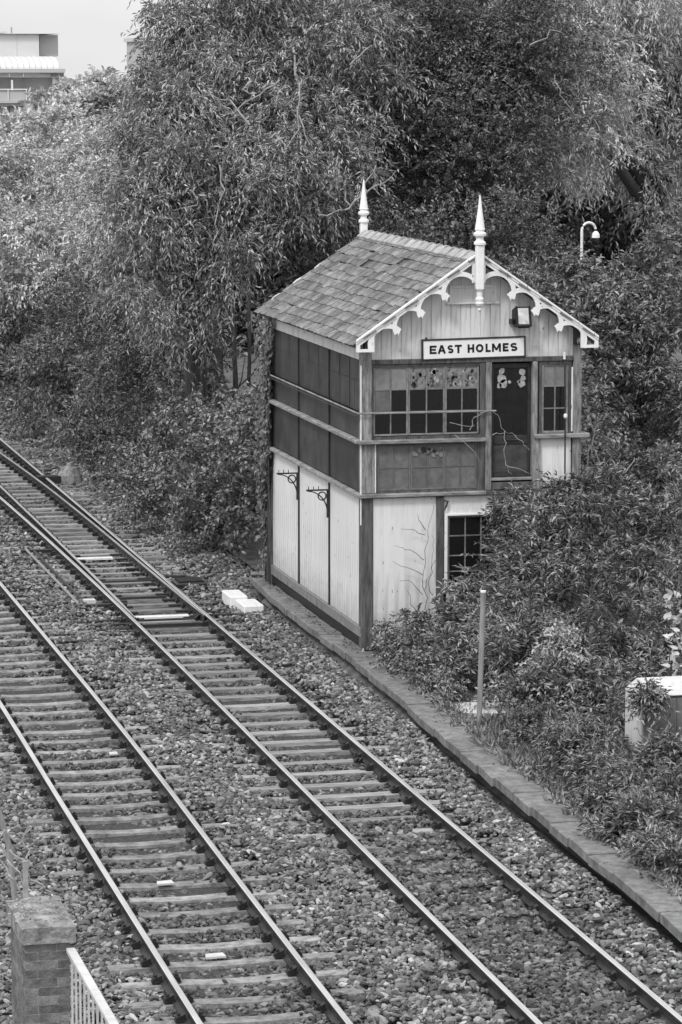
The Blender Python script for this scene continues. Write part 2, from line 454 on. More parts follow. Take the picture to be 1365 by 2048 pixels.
def sleeper_mesh(L, w, dip, m, name):
    n = 10; v = []; f = []
    for i in range(n + 1):
        x = -L / 2 + L * i / n; t = x / (L / 2)
        z = -dip * max(0, 1 - (t / .45) ** 2)
        v += [(x, -w / 2, -.16), (x, -w / 2 + .015, z), (x, w / 2 - .015, z), (x, w / 2, -.16)]
    for i in range(n):
        a = i * 4
        for k in range(3): f.append((a + k, a + k + 4, a + k + 5, a + k + 1))
    f += [(0, 1, 2, 3), (n * 4 + 3, n * 4 + 2, n * 4 + 1, n * 4)]
    me = bpy.data.meshes.new(name); me.from_pydata(v, [], f); me.materials.append(m); me.update(); return me
S_C = sleeper_mesh(2.62, .25, .022, M['concrete'], 'sleeper')
S_W = sleeper_mesh(2.60, .25, .004, M['sleeper_wood'], 'sleeper')
S_L = sleeper_mesh(3.1, .25, .003, M['sleeper_wood'], 'sleeper')
SLP = []
def sleeper(track, me, x, y, L, rails, rz=0):
    z = ZT - .155 - .006
    o = place('sleeper', me, (x, y, z), track, (random.uniform(-.01, .01), random.uniform(-.004, .004), rz))
    SLP.append((x, y, L, .25))
    for r in rails:
        c = place('rail_chair', CH, (r, y, ZT + .003), None)
        c.parent = o; c.location = (r - x, random.uniform(-.006, .006), ZT - z + .003)
y = -25.0
while y < 40:
    xa, xb = xr(R4, y), xr(R3, y)
    sleeper(track_near, S_C, (xa + xb) / 2 + random.uniform(-.03, .03), y, 2.62, (xa, xb), random.uniform(-.012, .012))
    y += .74 + random.uniform(-.03, .03)
y = -25.3
while y < 52:
    xa, xb = xr(R2, y), xr(R1, y)
    pt = 4 < y < 34
    rr = [xa, xb]
    L = 2.6; me = S_W; x = (xa + xb) / 2
    if pt: L = 3.1; me = S_L; x -= .12
    if 9 < y < 34: rr += [xr(B1, y), xr(B2, y)] if y > 14 else []
    sleeper(track_far, me, x + random.uniform(-.05, .05), y, L, rr, random.uniform(-.015, .015))
    y += (.66 if pt else .74) + random.uniform(-.03, .03)
# slide plates under the moving rails, cranks and rods
y = 5.3
while y < 13.5:
    for x in (xr(B1, y) - .1, xr(B2, y) + .1):
        MB().box(x - .17, x + .17, y - .07, y + .07, ZT - .155, ZT - .125).build('slide_plate', M['chair'], track_far)
    y += .66
for yy in (4.15, 4.62, 5.08):
    MB().tube([(-3.9, yy, -.35), (-3.3, yy, -.33)], .024, 6).build('rod', M['iron'], track_far)
MB().tube([(-1.7, 9.9, -.34), (-1.2, 9.95, -.35), (-1.0, 9.6, -.36)], .03, 6).build('rod', M['iron'], track_far)
MB().tube([(-3.05, 9.3, -.30), (-1.9, 9.3, -.30)], .022, 6).build('rod', M['iron'], track_far)
# bars that move the switch rails
mb = MB().tube([(-3.2, 4.95, -.33), (-3.0, 4.95, -.30), (-2.95, 4.9, -.33), (-1.95, 4.9, -.33), (-1.88, 4.95, -.28), (-1.8, 4.95, -.28)], .022, 6)
mb.build('stretcher_bar', M['iron'], track_far)
MB().box(-3.05, -1.9, 4.3, 4.36, -.37, -.31).build('stretcher_bar', M['iron'], track_far)
MB().box(-2.98, -2.0, 5.25, 5.42, -.37, -.335).build('cover_plate', M['white_box'], track_far)
MB().box(-2.95, -2.2, 12.6, 12.8, -.37, -.335).build('cover_plate', M['white_box'], track_far)
MB().box(-2.9, -2.0, 7.6, 7.7, -.37, -.345).build('cover_plate', M['iron'], track_far)

# point machine with white cover
p0 = gp(455, 1226, -.3); 
pm = thing('point_machine', (-.78, 5.6, -.38), 'white two-part cover of a point machine on the ballast right of the rails', 'point machine')
bevel(box('cover', -1.10, -.76, 5.9, 6.7, -.36, -.12, M['white_box'], pm), .02)
bevel(box('cover', -1.0, -.62, 5.1, 5.88, -.36, -.17, M['white_box'], pm), .02)
box('base_plate', -1.3, -.35, 4.85, 6.9, -.44, -.36, M['iron'], pm)
for yy in (5.05, 5.4):
    MB().tube([(-1.9, yy, -.30), (-1.2, yy, -.31), (-.9, yy, -.33)], .02, 6).build('rod', M['iron'], pm)
box('timber', -1.9, -.2, 5.55, 5.75, -.47, -.37, M['sleeper_wood'], pm)
box('timber', -1.9, -.25, 4.55, 4.75, -.47, -.37, M['sleeper_wood'], pm)
# back drive rods between the tracks
bd = thing('drive_rod', (-4.0, 8, -.36), 'long thin metal rod with cranks lying between the two tracks beside the points', 'point rodding')
a0, a1 = gp(52, 1102, -.33), gp(158, 1212, -.33)
MB().tube([a0 + np.array([0, 0, .04]), a1 + np.array([0, 0, .04])], .026, 6).build('rod', M['pole'], bd)
MB().tube([a0 + np.array([.16, 0, .0]), a1 + np.array([.16, 0, .0])], .03, 6).build('rod', M['iron'], bd)
for a in (a0, a1):
    MB().box(a[0] - .1, a[0] + .9, a[1] - .1, a[1] + .02, -.38, -.30).build('crank', M['iron'], bd)
    MB().box(a[0] + .15, a[0] + .55, a[1] - .5, a[1] - .3, -.40, -.34).build('crank_plate', M['chair'], bd)
box('white_cap', a1[0] + .14, a1[0] + .36, a1[1] + .25, a1[1] + .45, -.38, -.27, M['railpaint'], bd)
# small dark box and cables by the rail
q = gp(390, 1168, -.35)
jb = thing('junction_box', (q[0], q[1], -.44), 'low black box beside the outer rail with a cable running from it', 'junction box')
bevel(box('body', q[0] - .42, q[0] + .18, q[1] - .35, q[1] + .25, -.42, -.27, M['iron'], jb), .03)
box('lid', q[0] - .36, q[0] + .12, q[1] - .3, q[1] + .2, -.268, -.24, M['chair'], jb)
pts = [gp(*p, -.36) for p in ((405, 1158), (430, 1150), (445, 1140), (470, 1136), (500, 1128), (520, 1124))]
tag(MB().tube(pts, .022, 6).build('cable', M['cable']), 'thick black cable looping over the ballast from the black box to the signal box', 'cable')
pts = [gp(*p, -.36) for p in ((360, 1140), (385, 1132), (400, 1122), (430, 1122))]
tag(MB().tube(pts, .018, 6).build('cable', M['cable']), 'shorter black cable on the ballast behind the black box', 'cable')
q = gp(140, 962, -.35)
st = thing('ground_post', (q[0], q[1], -.42), 'squat pale lump with dark bracket beside the outer rail far up the line', 'marker')
MB().lathe([(.32, -.42), (.30, -.2), (.2, -.02), (.08, .02), (.07, .1)], q[0], q[1], 9).build('cap', M['cap'], st)
MB().box(q[0] - .8, q[0] - .25, q[1] - .2, q[1] + .1, -.42, -.2).build('bracket', M['iron'], st)
# pale scraps lying on sleepers
for i, (a, b, w, lab) in enumerate([(227, 1508, .13, 'small white scrap lying on a sleeper against the right rail of the near track'),
                     (330, 1767, .22, 'largest pale scrap lying between the rails of the near track'),
                     (430, 1913, .24, 'pale flat chip of stone on a sleeper near the foot of the picture'),
                     (149, 1403 - 60, .2, 'thin white scrap at the end of a sleeper by the near track')]):
    q = gp(a, b, -.37)
    mb = MB().prism([(q[0] - w / 2, q[1] - .08), (q[0] + w / 2, q[1] - .06), (q[0] + w * .45, q[1] + .09), (q[0] - w * .4, q[1] + .07)], 'z', -.375, -.352)
    tag(mb.build('scrap', M['litter']), lab, 'scrap')

# ------------------------------------------------------------------ ballast stones (geometry nodes, one object)
def ballast():
    def fill(x0, x1, y0, y1, dens): 
        n = int((x1 - x0) * (y1 - y0) * dens)
        return np.stack([RNG.uniform(x0, x1, n), RNG.uniform(y0, y1, n)], 1)
    P = np.concatenate([fill(-10.3, .0, -27, -8, 560), fill(-10.3, .0, -8, 6, 500), fill(-9, 1.6, 6, 18, 380), fill(-8, 1.4, 18, 46, 230)])
    x, y = P[:, 0], P[:, 1]
    # only where the ground can be seen from around the camera
    dx, dy = x - CAM[0], y - CAM[1]
    a = np.arctan2(dx, dy) - YAW
    keep = np.abs(a) < .155
    edge = np.where(y < 8.6, path_x(y) + .02, np.where(y < 12, 1.0, .9) + .2 * np.sin(y * .9))
    keep &= x < edge
    P = P[keep]; x, y = P.T
    n = len(P)
    cov = np.sin(x * 1.7 + 1) * np.sin(y * .9 + .5 * x) + .5 * np.sin(y * 2.3 + x * 3.1) + RNG.normal(0, .5, n)
    on = np.zeros(n, bool)
    inner = np.zeros(n, bool)
    for sx, sy, L, w in SLP:
        m = (np.abs(y - sy) < w / 2 + .012) & (np.abs(x - sx) < L / 2)
        on |= m
    far_tr = (x > -4.0)
    bias = -.5 + np.where(far_tr, np.clip((-10.5 - y) / 3, 0, 1) * 3.0, 0) + np.where(~far_tr & (y < -11), .55, 0) + np.where(far_tr & (y > -10) & (y < 3), .5, 0) + np.where(~far_tr & (x < -6.6), .7, 0)
    centre = np.where(far_tr, np.abs(x + 2.5) > .72, np.abs(x + 5.85) > .78)
    bias += np.where(centre, .45, 0)
    bias += np.where(far_tr & (y > 4) & (y < 34), -1.0, 0)
    onk = on & (cov + bias < 1.75)
    rails = np.zeros(n, bool)
    for R in (R1, R2, R3, R4):
        rx = np.interp(y, [p[1] for p in R], [p[0] for p in R]); rails |= np.abs(x - rx) < .075
    keep = ~onk & ~rails
    P = P[keep]; on = on[keep]; x, y = P.T; n = len(P)
    size = RNG.lognormal(-3.50, .28, n) * np.where(y > 18, 1.25, 1.0)
    size = np.clip(size, .017, .058)
    z = -.43 + RNG.uniform(-.02, .045, n) + .025 * np.sin(x * 2.3 + y * .6) + .02 * np.sin(y * 1.9 + x)
    z = z + np.where(y > 8.6, np.clip((x + 1.2) / 5, 0, 1) * .5, 0)
    z = np.where(on, ZT - .155 + size * .3, z)
    shoulder = (x > -1.5) & (y < 8.5)
    z = z + np.where(shoulder, .07, 0) - np.where(shoulder, np.clip((x - (path_x(y) - .16)) / .16, 0, 1) * .07, 0)
    ing = ((x > -3.1) & (x < -1.9)) | ((x > -6.5) & (x < -5.1))
    z = z - np.where(ing & ~on, .045 * np.where(far_tr[keep] & (y < -11), 0, 1), 0)
    z = z + np.where((x > -4.7) & (x < -3.5), .045, 0)
    me = bpy.data.meshes.new('ballast_stones')
    me.vertices.add(n); me.vertices.foreach_set('co', np.stack([x, y, z], 1).ravel())
    at_r = me.attributes.new('rot', 'FLOAT_VECTOR', 'POINT'); at_r.data.foreach_set('vector', np.stack([RNG.normal(0, .45, n), RNG.normal(0, .45, n), RNG.uniform(0, 6.28, n)], 1).ravel())
    sc = np.stack([size * RNG.uniform(.9, 1.5, n), size * RNG.uniform(.7, 1.05, n), size * RNG.uniform(.45, .8, n)], 1)
    at_s = me.attributes.new('scl', 'FLOAT_VECTOR', 'POINT'); at_s.data.foreach_set('vector', sc.ravel())
    at_i = me.attributes.new('pick', 'INT', 'POINT'); at_i.data.foreach_set('value', RNG.integers(0, 6, n).astype(np.int32))
    o = place('ballast_stones', me, (0, 0, 0)); o['kind'] = 'stuff'
    tag(o, 'loose grey stone ballast around and between the tracks', 'ballast', kind='stuff')
    ng = bpy.data.node_groups.new('stones', 'GeometryNodeTree')
    ng.interface.new_socket('Geometry', in_out='INPUT', socket_type='NodeSocketGeometry')
    ng.interface.new_socket('Geometry', in_out='OUTPUT', socket_type='NodeSocketGeometry')
    N, L = ng.nodes, ng.links
    gi, go = N.new('NodeGroupInput'), N.new('NodeGroupOutput')
    g2i = N.new('GeometryNodeGeometryToInstance')
    for k in range(6):
        ico = N.new('GeometryNodeMeshIcoSphere'); ico.inputs['Radius'].default_value = 1.0; ico.inputs['Subdivisions'].default_value = 2
        sp = N.new('GeometryNodeSetPosition'); pos = N.new('GeometryNodeInputPosition')
        nz = N.new('ShaderNodeTexNoise'); nz.inputs['Scale'].default_value = .75
        va = N.new('ShaderNodeVectorMath'); va.operation = 'ADD'; va.inputs[1].default_value = (k * 13.1, k * 5.7, k * 2.9)
        L.new(pos.outputs[0], va.inputs[0]); L.new(va.outputs[0], nz.inputs['Vector'])
        vs = N.new('ShaderNodeVectorMath'); vs.operation = 'SUBTRACT'; vs.inputs[1].default_value = (.5, .5, .5)
        L.new(nz.outputs['Color'], vs.inputs[0])
        vm = N.new('ShaderNodeVectorMath'); vm.operation = 'SCALE'; vm.inputs['Scale'].default_value = 1.5
        L.new(vs.outputs[0], vm.inputs[0])
        L.new(ico.outputs[0], sp.inputs[0]); L.new(vm.outputs[0], sp.inputs['Offset'])
        sm_ = N.new('GeometryNodeSetShadeSmooth'); sm_.inputs['Shade Smooth'].default_value = False
        L.new(sp.outputs[0], sm_.inputs[0])
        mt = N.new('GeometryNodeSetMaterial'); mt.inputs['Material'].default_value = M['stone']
        L.new(sm_.outputs[0], mt.inputs[0]); L.new(mt.outputs[0], g2i.inputs[0])
    ip = N.new('GeometryNodeInstanceOnPoints')
    L.new(gi.outputs[0], ip.inputs['Points']); L.new(g2i.outputs[0], ip.inputs['Instance'])
    ip.inputs['Pick Instance'].default_value = True
    def named(nm, typ):
        a = N.new('GeometryNodeInputNamedAttribute'); a.data_type = typ; a.inputs[0].default_value = nm; return a.outputs[0]
    L.new(named('pick', 'INT'), ip.inputs['Instance Index'])
    e2r = N.new('FunctionNodeEulerToRotation'); L.new(named('rot', 'FLOAT_VECTOR'), e2r.inputs[0]); L.new(e2r.outputs[0], ip.inputs['Rotation'])
    L.new(named('scl', 'FLOAT_VECTOR'), ip.inputs['Scale'])
    L.new(ip.outputs[0], go.inputs[0])
    md = o.modifiers.new('stones', 'NODES'); md.node_group = ng
    print('ballast stones', n)
m = bpy.data.materials.new('ballast_stone'); m.use_nodes = True
N_, L_ = m.node_tree.nodes, m.node_tree.links
oi = N_.new('ShaderNodeObjectInfo'); rp = N_.new('ShaderNodeValToRGB')
for e, (p, v) in zip([rp.color_ramp.elements[0], rp.color_ramp.elements[1]], [(0, .03), (1, .42)]): e.position = p; e.color = (v, v, v, 1)
for p, v in ((.35, .08), (.75, .18), (.94, .28)):
    e = rp.color_ramp.elements.new(p); e.color = (v, v, v, 1)
L_.new(oi.outputs['Random'], rp.inputs[0])
gg = N_.new('ShaderNodeNewGeometry'); nn = N_.new('ShaderNodeTexNoise'); nn.inputs['Scale'].default_value = 1.1; nn.inputs['Detail'].default_value = 4
L_.new(gg.outputs['Position'], nn.inputs['Vector'])
r_ = N_.new('ShaderNodeMapRange'); r_.inputs['From Min'].default_value = .35; r_.inputs['From Max'].default_value = .65; r_.inputs['To Min'].default_value = .8; r_.inputs['To Max'].default_value = 1.25
L_.new(nn.outputs['Fac'], r_.inputs['Value'])
k_ = N_.new('ShaderNodeMix'); k_.data_type = 'RGBA'; k_.blend_type = 'MULTIPLY'; k_.inputs[0].default_value = 1
L_.new(rp.outputs[0], k_.inputs[6]); L_.new(r_.outputs[0], k_.inputs[7])
# stone between the rails darkened: shade painted into its colour
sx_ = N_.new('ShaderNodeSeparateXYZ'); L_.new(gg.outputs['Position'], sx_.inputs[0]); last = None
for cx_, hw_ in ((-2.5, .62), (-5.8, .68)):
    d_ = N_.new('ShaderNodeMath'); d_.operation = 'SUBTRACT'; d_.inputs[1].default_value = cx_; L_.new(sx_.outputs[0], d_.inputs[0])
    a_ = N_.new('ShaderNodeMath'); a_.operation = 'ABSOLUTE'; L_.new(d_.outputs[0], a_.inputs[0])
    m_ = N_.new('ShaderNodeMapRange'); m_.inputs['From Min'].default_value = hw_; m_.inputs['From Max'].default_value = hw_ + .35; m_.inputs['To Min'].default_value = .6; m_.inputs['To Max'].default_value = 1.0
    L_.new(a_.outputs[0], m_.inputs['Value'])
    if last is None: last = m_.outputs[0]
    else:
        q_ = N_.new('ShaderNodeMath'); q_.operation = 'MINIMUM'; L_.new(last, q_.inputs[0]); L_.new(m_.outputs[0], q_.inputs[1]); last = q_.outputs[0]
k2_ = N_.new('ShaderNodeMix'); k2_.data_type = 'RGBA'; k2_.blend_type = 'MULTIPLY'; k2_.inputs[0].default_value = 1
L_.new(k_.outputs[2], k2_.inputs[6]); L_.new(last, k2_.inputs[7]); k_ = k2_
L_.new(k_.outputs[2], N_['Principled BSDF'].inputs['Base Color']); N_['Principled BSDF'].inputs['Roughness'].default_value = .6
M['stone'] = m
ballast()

# ================================================================== SIGNAL BOX
W_, L_Y = 3.81, 7.40
Z1, Z2, ZR, ZH, ZG = 2.50, 3.40, 3.89, 4.71, 4.79
AX, AZ = 1.92, 6.60            # ridge, at the top of the bargeboards
SLOPE = .685
def roof_z(x): return AZ - .13 - SLOPE * abs(x - AX)      # underside of the roof
sb = thing('signal_box', (W_ / 2, L_Y / 2, 0), 'old two-storey boarded railway signal box with slate roof and white scalloped bargeboards', 'signal box')

# shell: lower storey core, floor, and the walls of the upper room
box('lower_wall', .05, W_ - .05, .10, L_Y - .05, -.2, 2.44, M['timber'], sb)
box('floor', .03, W_ - .03, .03, L_Y - .03, 2.44, 2.56, M['timber'], sb)
box('back_wall', .05, W_ - .05, L_Y - .10, L_Y - .03, 2.56, 5.0, M['timber_mid'], sb)
box('right_wall', W_ - .10, W_ - .03, .12, L_Y - .10, 2.56, 5.0, M['white'], sb)
box('left_wall', .04, .08, .12, L_Y - .10, 2.56, 5.08, M['dark'], sb)
box('ceiling', .08, W_ - .10, .08, L_Y - .12, 4.82, 4.86, M['timber_mid'], sb)
# gable wall behind the boards
MB().prism([(.05, 4.75), (W_ - .05, 4.75), (W_ - .05, roof_z(W_ - .05)), (AX, roof_z(AX)), (.05, roof_z(.05))], 'y', .03, .10).build('gable_wall', M['timber'], sb)
MB().prism([(.05, 4.95), (W_ - .05, 4.95), (W_ - .05, roof_z(W_ - .05)), (AX, roof_z(AX)), (.05, roof_z(.05))], 'y', L_Y - .1, L_Y - .02).build('gable_wall', M['white_gable'], sb)

# gable boards, each cut to the roof line
bw_ = .172; x = .155; k = 0
while x < 3.67:
    xa, xb = x + .0022, min(x + bw_, 3.68) - .0022
    top = [(xb, roof_z(xb) - .01)]
    if xa < AX < xb: top.append((AX, roof_z(AX) - .01))
    top.append((xa, roof_z(xa) - .01))
    o = MB().prism([(xa, ZG), (xb, ZG)] + top, 'y', random.uniform(-.002, .002), .03).build('gable_board', M['white_gable'], sb)
    bevel(o, .002)
    x += bw_
def boards(x0, x1, z0, z1, name, m, y=0, w=.172):
    n = max(1, round((x1 - x0) / w)); w = (x1 - x0) / n
    me = MB().box(-w / 2 + .0006, w / 2 - .0006, 0, .03, z0 - (z0 + z1) / 2, z1 - (z0 + z1) / 2).mesh(name, m, (0, 0, 0))
    for i in range(n):
        o = place(name, me, (x0 + w * (i + .5), y + random.uniform(-.0008, .0006), (z0 + z1) / 2), sb)
def side_boards(y0, y1, z0, z1, name, m, xx=0, w=.172):
    n = max(1, round((y1 - y0) / w)); w = (y1 - y0) / n
    me = MB().box(0, .03, -w / 2 + .0003, w / 2 - .0003, z0 - (z0 + z1) / 2, z1 - (z0 + z1) / 2).mesh(name, m, (0, 0, 0))
    for i in range(n):
        place(name, me, (xx + random.uniform(-.0003, .0003), y0 + w * (i + .5), (z0 + z1) / 2), sb)

# front: lower storey
boards(.18, 1.28, .02, 2.44, 'wall_board', M['white'])
boards(1.42, 2.75, 2.15, 2.44, 'wall_board', M['white'])
boards(2.80, 3.68, .02, 2.44, 'wall_board', M['white'])
boards(1.47, 2.68, .02, .82, 'wall_board', M['white'])
# front: upper storey right-hand panel
boards(3.11, 3.66, 2.57, 3.38, 'wall_board', M['white'], y=.005, w=.11)

# posts and beams
bevel(box('corner_post', -.03, .17, -.035, .16, -.15, 2.46, M['timber'], sb), .01)
bevel(box('corner_post', -.03, .15, -.03, .16, 2.53, 4.97, M['timber_mid'], sb), .01)
bevel(box('corner_post', .15, .205, -.02, .1, 2.53, 3.37, M['timber_mid'], sb), .006)
box('white_edge', .207, .225, -.015, .05, 2.54, 3.36, M['trim'], sb)
box('white_edge', -.045, -.03, -.03, .0, 2.0, 4.7, M['trim'], sb)
bevel(box('corner_post', 3.68, 3.83, -.035, .16, -.15, 4.98, M['timber_mid'], sb), .01)
box('white_edge', 3.652, 3.678, -.02, .05, 3.5, 4.6, M['trim'], sb)
bevel(box('post', 1.28, 1.41, -.05, .06, 0, 2.44, M['timber'], sb), .01)
bevel(box('head_beam', .15, 3.68, -.045, .10, ZH, ZG - .002, M['timber'], sb), .008)
bevel(box('floor_ledge', -.09, 2.14, -.11, .02, 2.462, 2.528, M['timber_ledge'], sb), .012)
bevel(box('floor_ledge', 2.14, 3.86, -.07, .02, 2.455, 2.525, M['timber'], sb), .012)
bevel(box('window_ledge', -.09, 2.12, -.12, .02, 3.372, 3.44, M['timber_ledge'], sb), .012)
bevel(box('window_ledge', 2.98, 3.96, -.12, .02, 3.395, 3.47, M['timber_ledge'], sb), .012)
bevel(box('door_post', 2.03, 2.125, -.03, .1, 2.53, ZH, M['timber'], sb), .006)
bevel(box('door_post', 2.13, 2.235, -.055, .1, 2.53, ZH, M['timber_mid'], sb), .006)
bevel(box('door_post', 2.96, 3.045, -.05, .1, 2.53, ZH, M['timber_mid'], sb), .006)
bevel(box('pilaster', 2.98, 3.10, -.06, -.0, 2.53, 3.39, M['timber_mid'], sb), .006)
box('door_side', 3.045, 3.08, -.0, .1, 2.53, ZH, M['iron'], sb)

# window: frame, cols x rows of panes between bars
def window(x0, x1, z0, z1, cols, rows, fm, pane, y=.0, st=.045, bar=.022, name='window', x_axis=True, depth=.04):
    """rows: list of z values between bars from bottom to top; pane(c, r) gives a material"""
    fr = MB()
    fr.box(x0, x0 + st, y, y + depth, z0, z1); fr.box(x1 - st, x1, y, y + depth, z0, z1)
    fr.box(x0 + st, x1 - st, y + .002, y + depth, z0, z0 + st); fr.box(x0 + st, x1 - st, y + .002, y + depth, z1 - st * .8, z1)
    o = fr.build(name, fm, sb); bevel(o, .004)
    zs = [z0 + st] + rows + [z1 - st * .8]
    xs = [x0 + st + (x1 - x0 - 2 * st) * i / cols for i in range(cols + 1)]
    for i in range(1, cols): MB().box(xs[i] - bar / 2, xs[i] + bar / 2, y + .006, y + depth - .005, zs[0], zs[-1]).build('glazing_bar', fm, o)
    for zz in rows: MB().box(xs[0], xs[-1], y + .008, y + depth - .007, zz - bar / 2, zz + bar / 2).build('glazing_bar', fm, o)
    for r in range(len(zs) - 1):
        for c_ in range(cols):
            pm_ = pane(c_, r)
            if pm_ is None: continue
            zb = zs[r] + (bar / 2 if r else 0) + .001; zt = zs[r + 1] - (bar / 2 if r < len(rows) else 0) - .001
            xa = xs[c_] + (bar / 2 if c_ else 0) + .001; xb = xs[c_ + 1] - (bar / 2 if c_ < cols - 1 else 0) - .001
            MB().box(xa, xb, y + .018, y + .024, zb, zt).build('pane', pm_, o)
    return o
# front windows left of the door
fr = MB(); fr.box(.15, .18, -.025, .09, 3.44, ZH); fr.box(2.095, 2.03, -.02, .09, 3.44, ZH); fr.box(.18, 2.03, -.02, .09, 4.668, ZH); fr.box(.18, 2.03, -.03, .09, 3.44, 3.49)
fr.build('window_frame', M['timber'], sb)
xs3 = [.182, .79, 1.43, 2.028]
for i in range(3):
    window(xs3[i], xs3[i + 1] - .004, 3.50, 4.665, 2, [3.90, 4.28], M['sash'],
           lambda c_, r, i=i: (M['blanktop'] if i == 0 else M['peel']) if r == 2 else (M['blank'] if (i == 0 and c_ == 0 and r == 1) else M['glass']), st=.03)
# peeling flakes hanging in the top panes
for i in range(46):
    x = random.uniform(.85, 2.0); z = random.uniform(4.33, 4.60); s = random.uniform(.015, .05)
    pts = [(x + s * math.cos(t) * random.uniform(.5, 1.2), z + s * 1.2 * math.sin(t) * random.uniform(.5, 1.2)) for t in np.linspace(0, 5.4, 6)]
    MB().prism(pts, 'y', .008, .016).build('paint_flake', random.choice([M['iron'], M['blank'], M['blank'], M['blotch']]), sb)
# painted-over lights under the ledge
fr = MB(); fr.box(.225, .25, -.02, .06, 2.53, 3.37); fr.box(2.0, 2.03, -.02, .06, 2.53, 3.37); fr.box(.25, 2.0, -.015, .06, 2.53, 2.565); fr.box(.25, 2.0, -.015, .06, 3.345, 3.37)
fr.build('window_frame', M['timber'], sb)
xs3 = [.252, .84, 1.42, 1.998]
for i in range(3):
    window(xs3[i], xs3[i + 1] - .003, 2.568, 3.343, 2, [2.955], M['blank'], lambda c_, r: M['blank'], st=.028, bar=.018)
for i in range(16):
    x = random.uniform(.9, 1.38); z = 3.28 - abs(random.gauss(0, .09)); s = random.uniform(.03, .06)
    pts = [(x + s * math.cos(t) * random.uniform(.5, 1.3), z + s * math.sin(t) * random.uniform(.5, 1.3)) for t in np.linspace(0, 5.4, 6)]
    MB().prism(pts, 'y', .004 - .001 * (i % 4), .014).build('paint_flake', random.choice([M['iron'], M['blanktop'], M['sash']]), sb)
# door
dr = bpy.data.objects.new('door', None)
COL.objects.link(dr); dr.parent = sb; WPOS[dr.name] = np.array([2.6, .08, 3.6]); dr.location = WPOS[dr.name] - WPOS[sb.name]
fr = MB(); fr.box(2.24, 2.30, .05, .09, 2.74, ZH - .03); fr.box(2.90, 2.955, .05, .09, 2.74, ZH - .03); fr.box(2.30, 2.90, .051, .09, 3.30, 3.45); fr.box(2.30, 2.90, .051, .09, 4.60, ZH - .03); fr.box(2.30, 2.90, .051, .09, 2.74, 2.84)
bevel(fr.build('door_frame', M['door'], dr), .006)
box('door_panel', 2.30, 2.90, .07, .08, 2.84, 3.30, M['doorpanel'], dr)
box('glass', 2.30, 2.90, .07, .076, 3.45, 4.60, M['glass'], dr)
MB().tube([(2.45, .045, 3.40), (2.55, .03, 3.37), (2.68, .03, 3.37), (2.78, .045, 3.40)], .012, 6).build('handle', M['iron'], dr)
for x, z, s in [(2.44, 4.55, .06), (2.43, 4.42, .085), (2.47, 4.33, .08), (2.40, 4.30, .05), (2.58, 4.36, .03), (2.80, 4.52, .065), (2.82, 4.42, .05), (2.79, 4.33, .07), (2.74, 4.36, .03)]:
    MB().prism([(x + s * math.cos(t) * random.uniform(.75, 1.1), z + s * math.sin(t) * random.uniform(.75, 1.1)) for t in np.linspace(0, 5.8, 10)], 'y', .064, .0695).build('whitewash_patch', M['blotch'], dr)
bevel(box('door_sill', 2.24, 2.955, -.05, .06, 2.69, 2.735, M['timber_ledge'], sb), .006)
bevel(box('door_step', 2.24, 2.96, -.075, .06, 2.54, 2.66, M['timber'], sb), .006)
# window right of the door
fr = MB(); fr.box(3.08, 3.125, -.02, .06, 3.47, ZH); fr.box(3.125, 3.65, -.02, .06, 4.655, ZH); fr.box(3.61, 3.65, -.02, .06, 3.47, 4.655)
fr.build('window_frame', M['timber'], sb)
window(3.128, 3.608, 3.475, 4.652, 2, [3.90, 4.28], M['sash'], lambda c_, r: M['blanktop'] if r == 2 else M['glass'], st=.04)
# lower window with white frame
fr = MB(); fr.box(1.42, 1.475, -.045, .05, .84, 2.15); fr.box(2.68, 2.735, -.045, .05, .84, 2.15); fr.box(1.475, 2.68, -.045, .05, 2.11, 2.148); fr.box(1.475, 2.68, -.05, .05, .82, .87)
bevel(fr.build('window_frame', M['trim'], sb), .006)
window(1.48, 2.676, .872, 2.105, 4, [1.15, 1.42, 1.76], M['sash'], lambda c_, r: M['glass'], st=.04, y=.01)
box('interior_back', 1.45, 2.72, .09, .098, .84, 2.13, M['dark'], sb)
MB().tube([(1.41, -.06, 2.38), (1.47, -.06, 2.37), (1.44, -.06, 2.27), (1.41, -.06, 2.22)], .016, 6).build('bracket', M['iron'], sb)

# vertical pipe on the front wall
MB().tube([(3.51, -.07, 4.72), (3.51, -.09, 4.6), (3.51, -.14, 3.6), (3.51, -.15, 2.5), (3.50, -.14, 2.3)], .014, 8).build('pipe', M['iron'], sb)
MB().tube([(3.51, -.06, 4.86), (3.51, -.06, 4.74)], .024, 8).build('pipe_joint', M['trim'], sb)
MB().lathe([(.02, 3.74), (.034, 3.76), (.034, 3.80), (.01, 3.82)], 3.51, -.15, 8).build('pipe_joint', M['trim'], sb)
# ventilator in the gable
v = MB(); v.box(1.44, 2.36, -.05, .02, 5.70, 5.735); v.box(1.49, 1.53, -.03, .02, 5.735, 6.02); v.box(2.28, 2.32, -.03, .02, 5.735, 6.02); v.box(1.53, 2.28, -.03, .02, 5.97, 6.02)
bevel(v.build('vent_frame', M['white_gable'], sb), .005)
box('vent_panel', 1.53, 2.28, -.012, .01, 5.737, 5.968, M['white_gable'], sb)
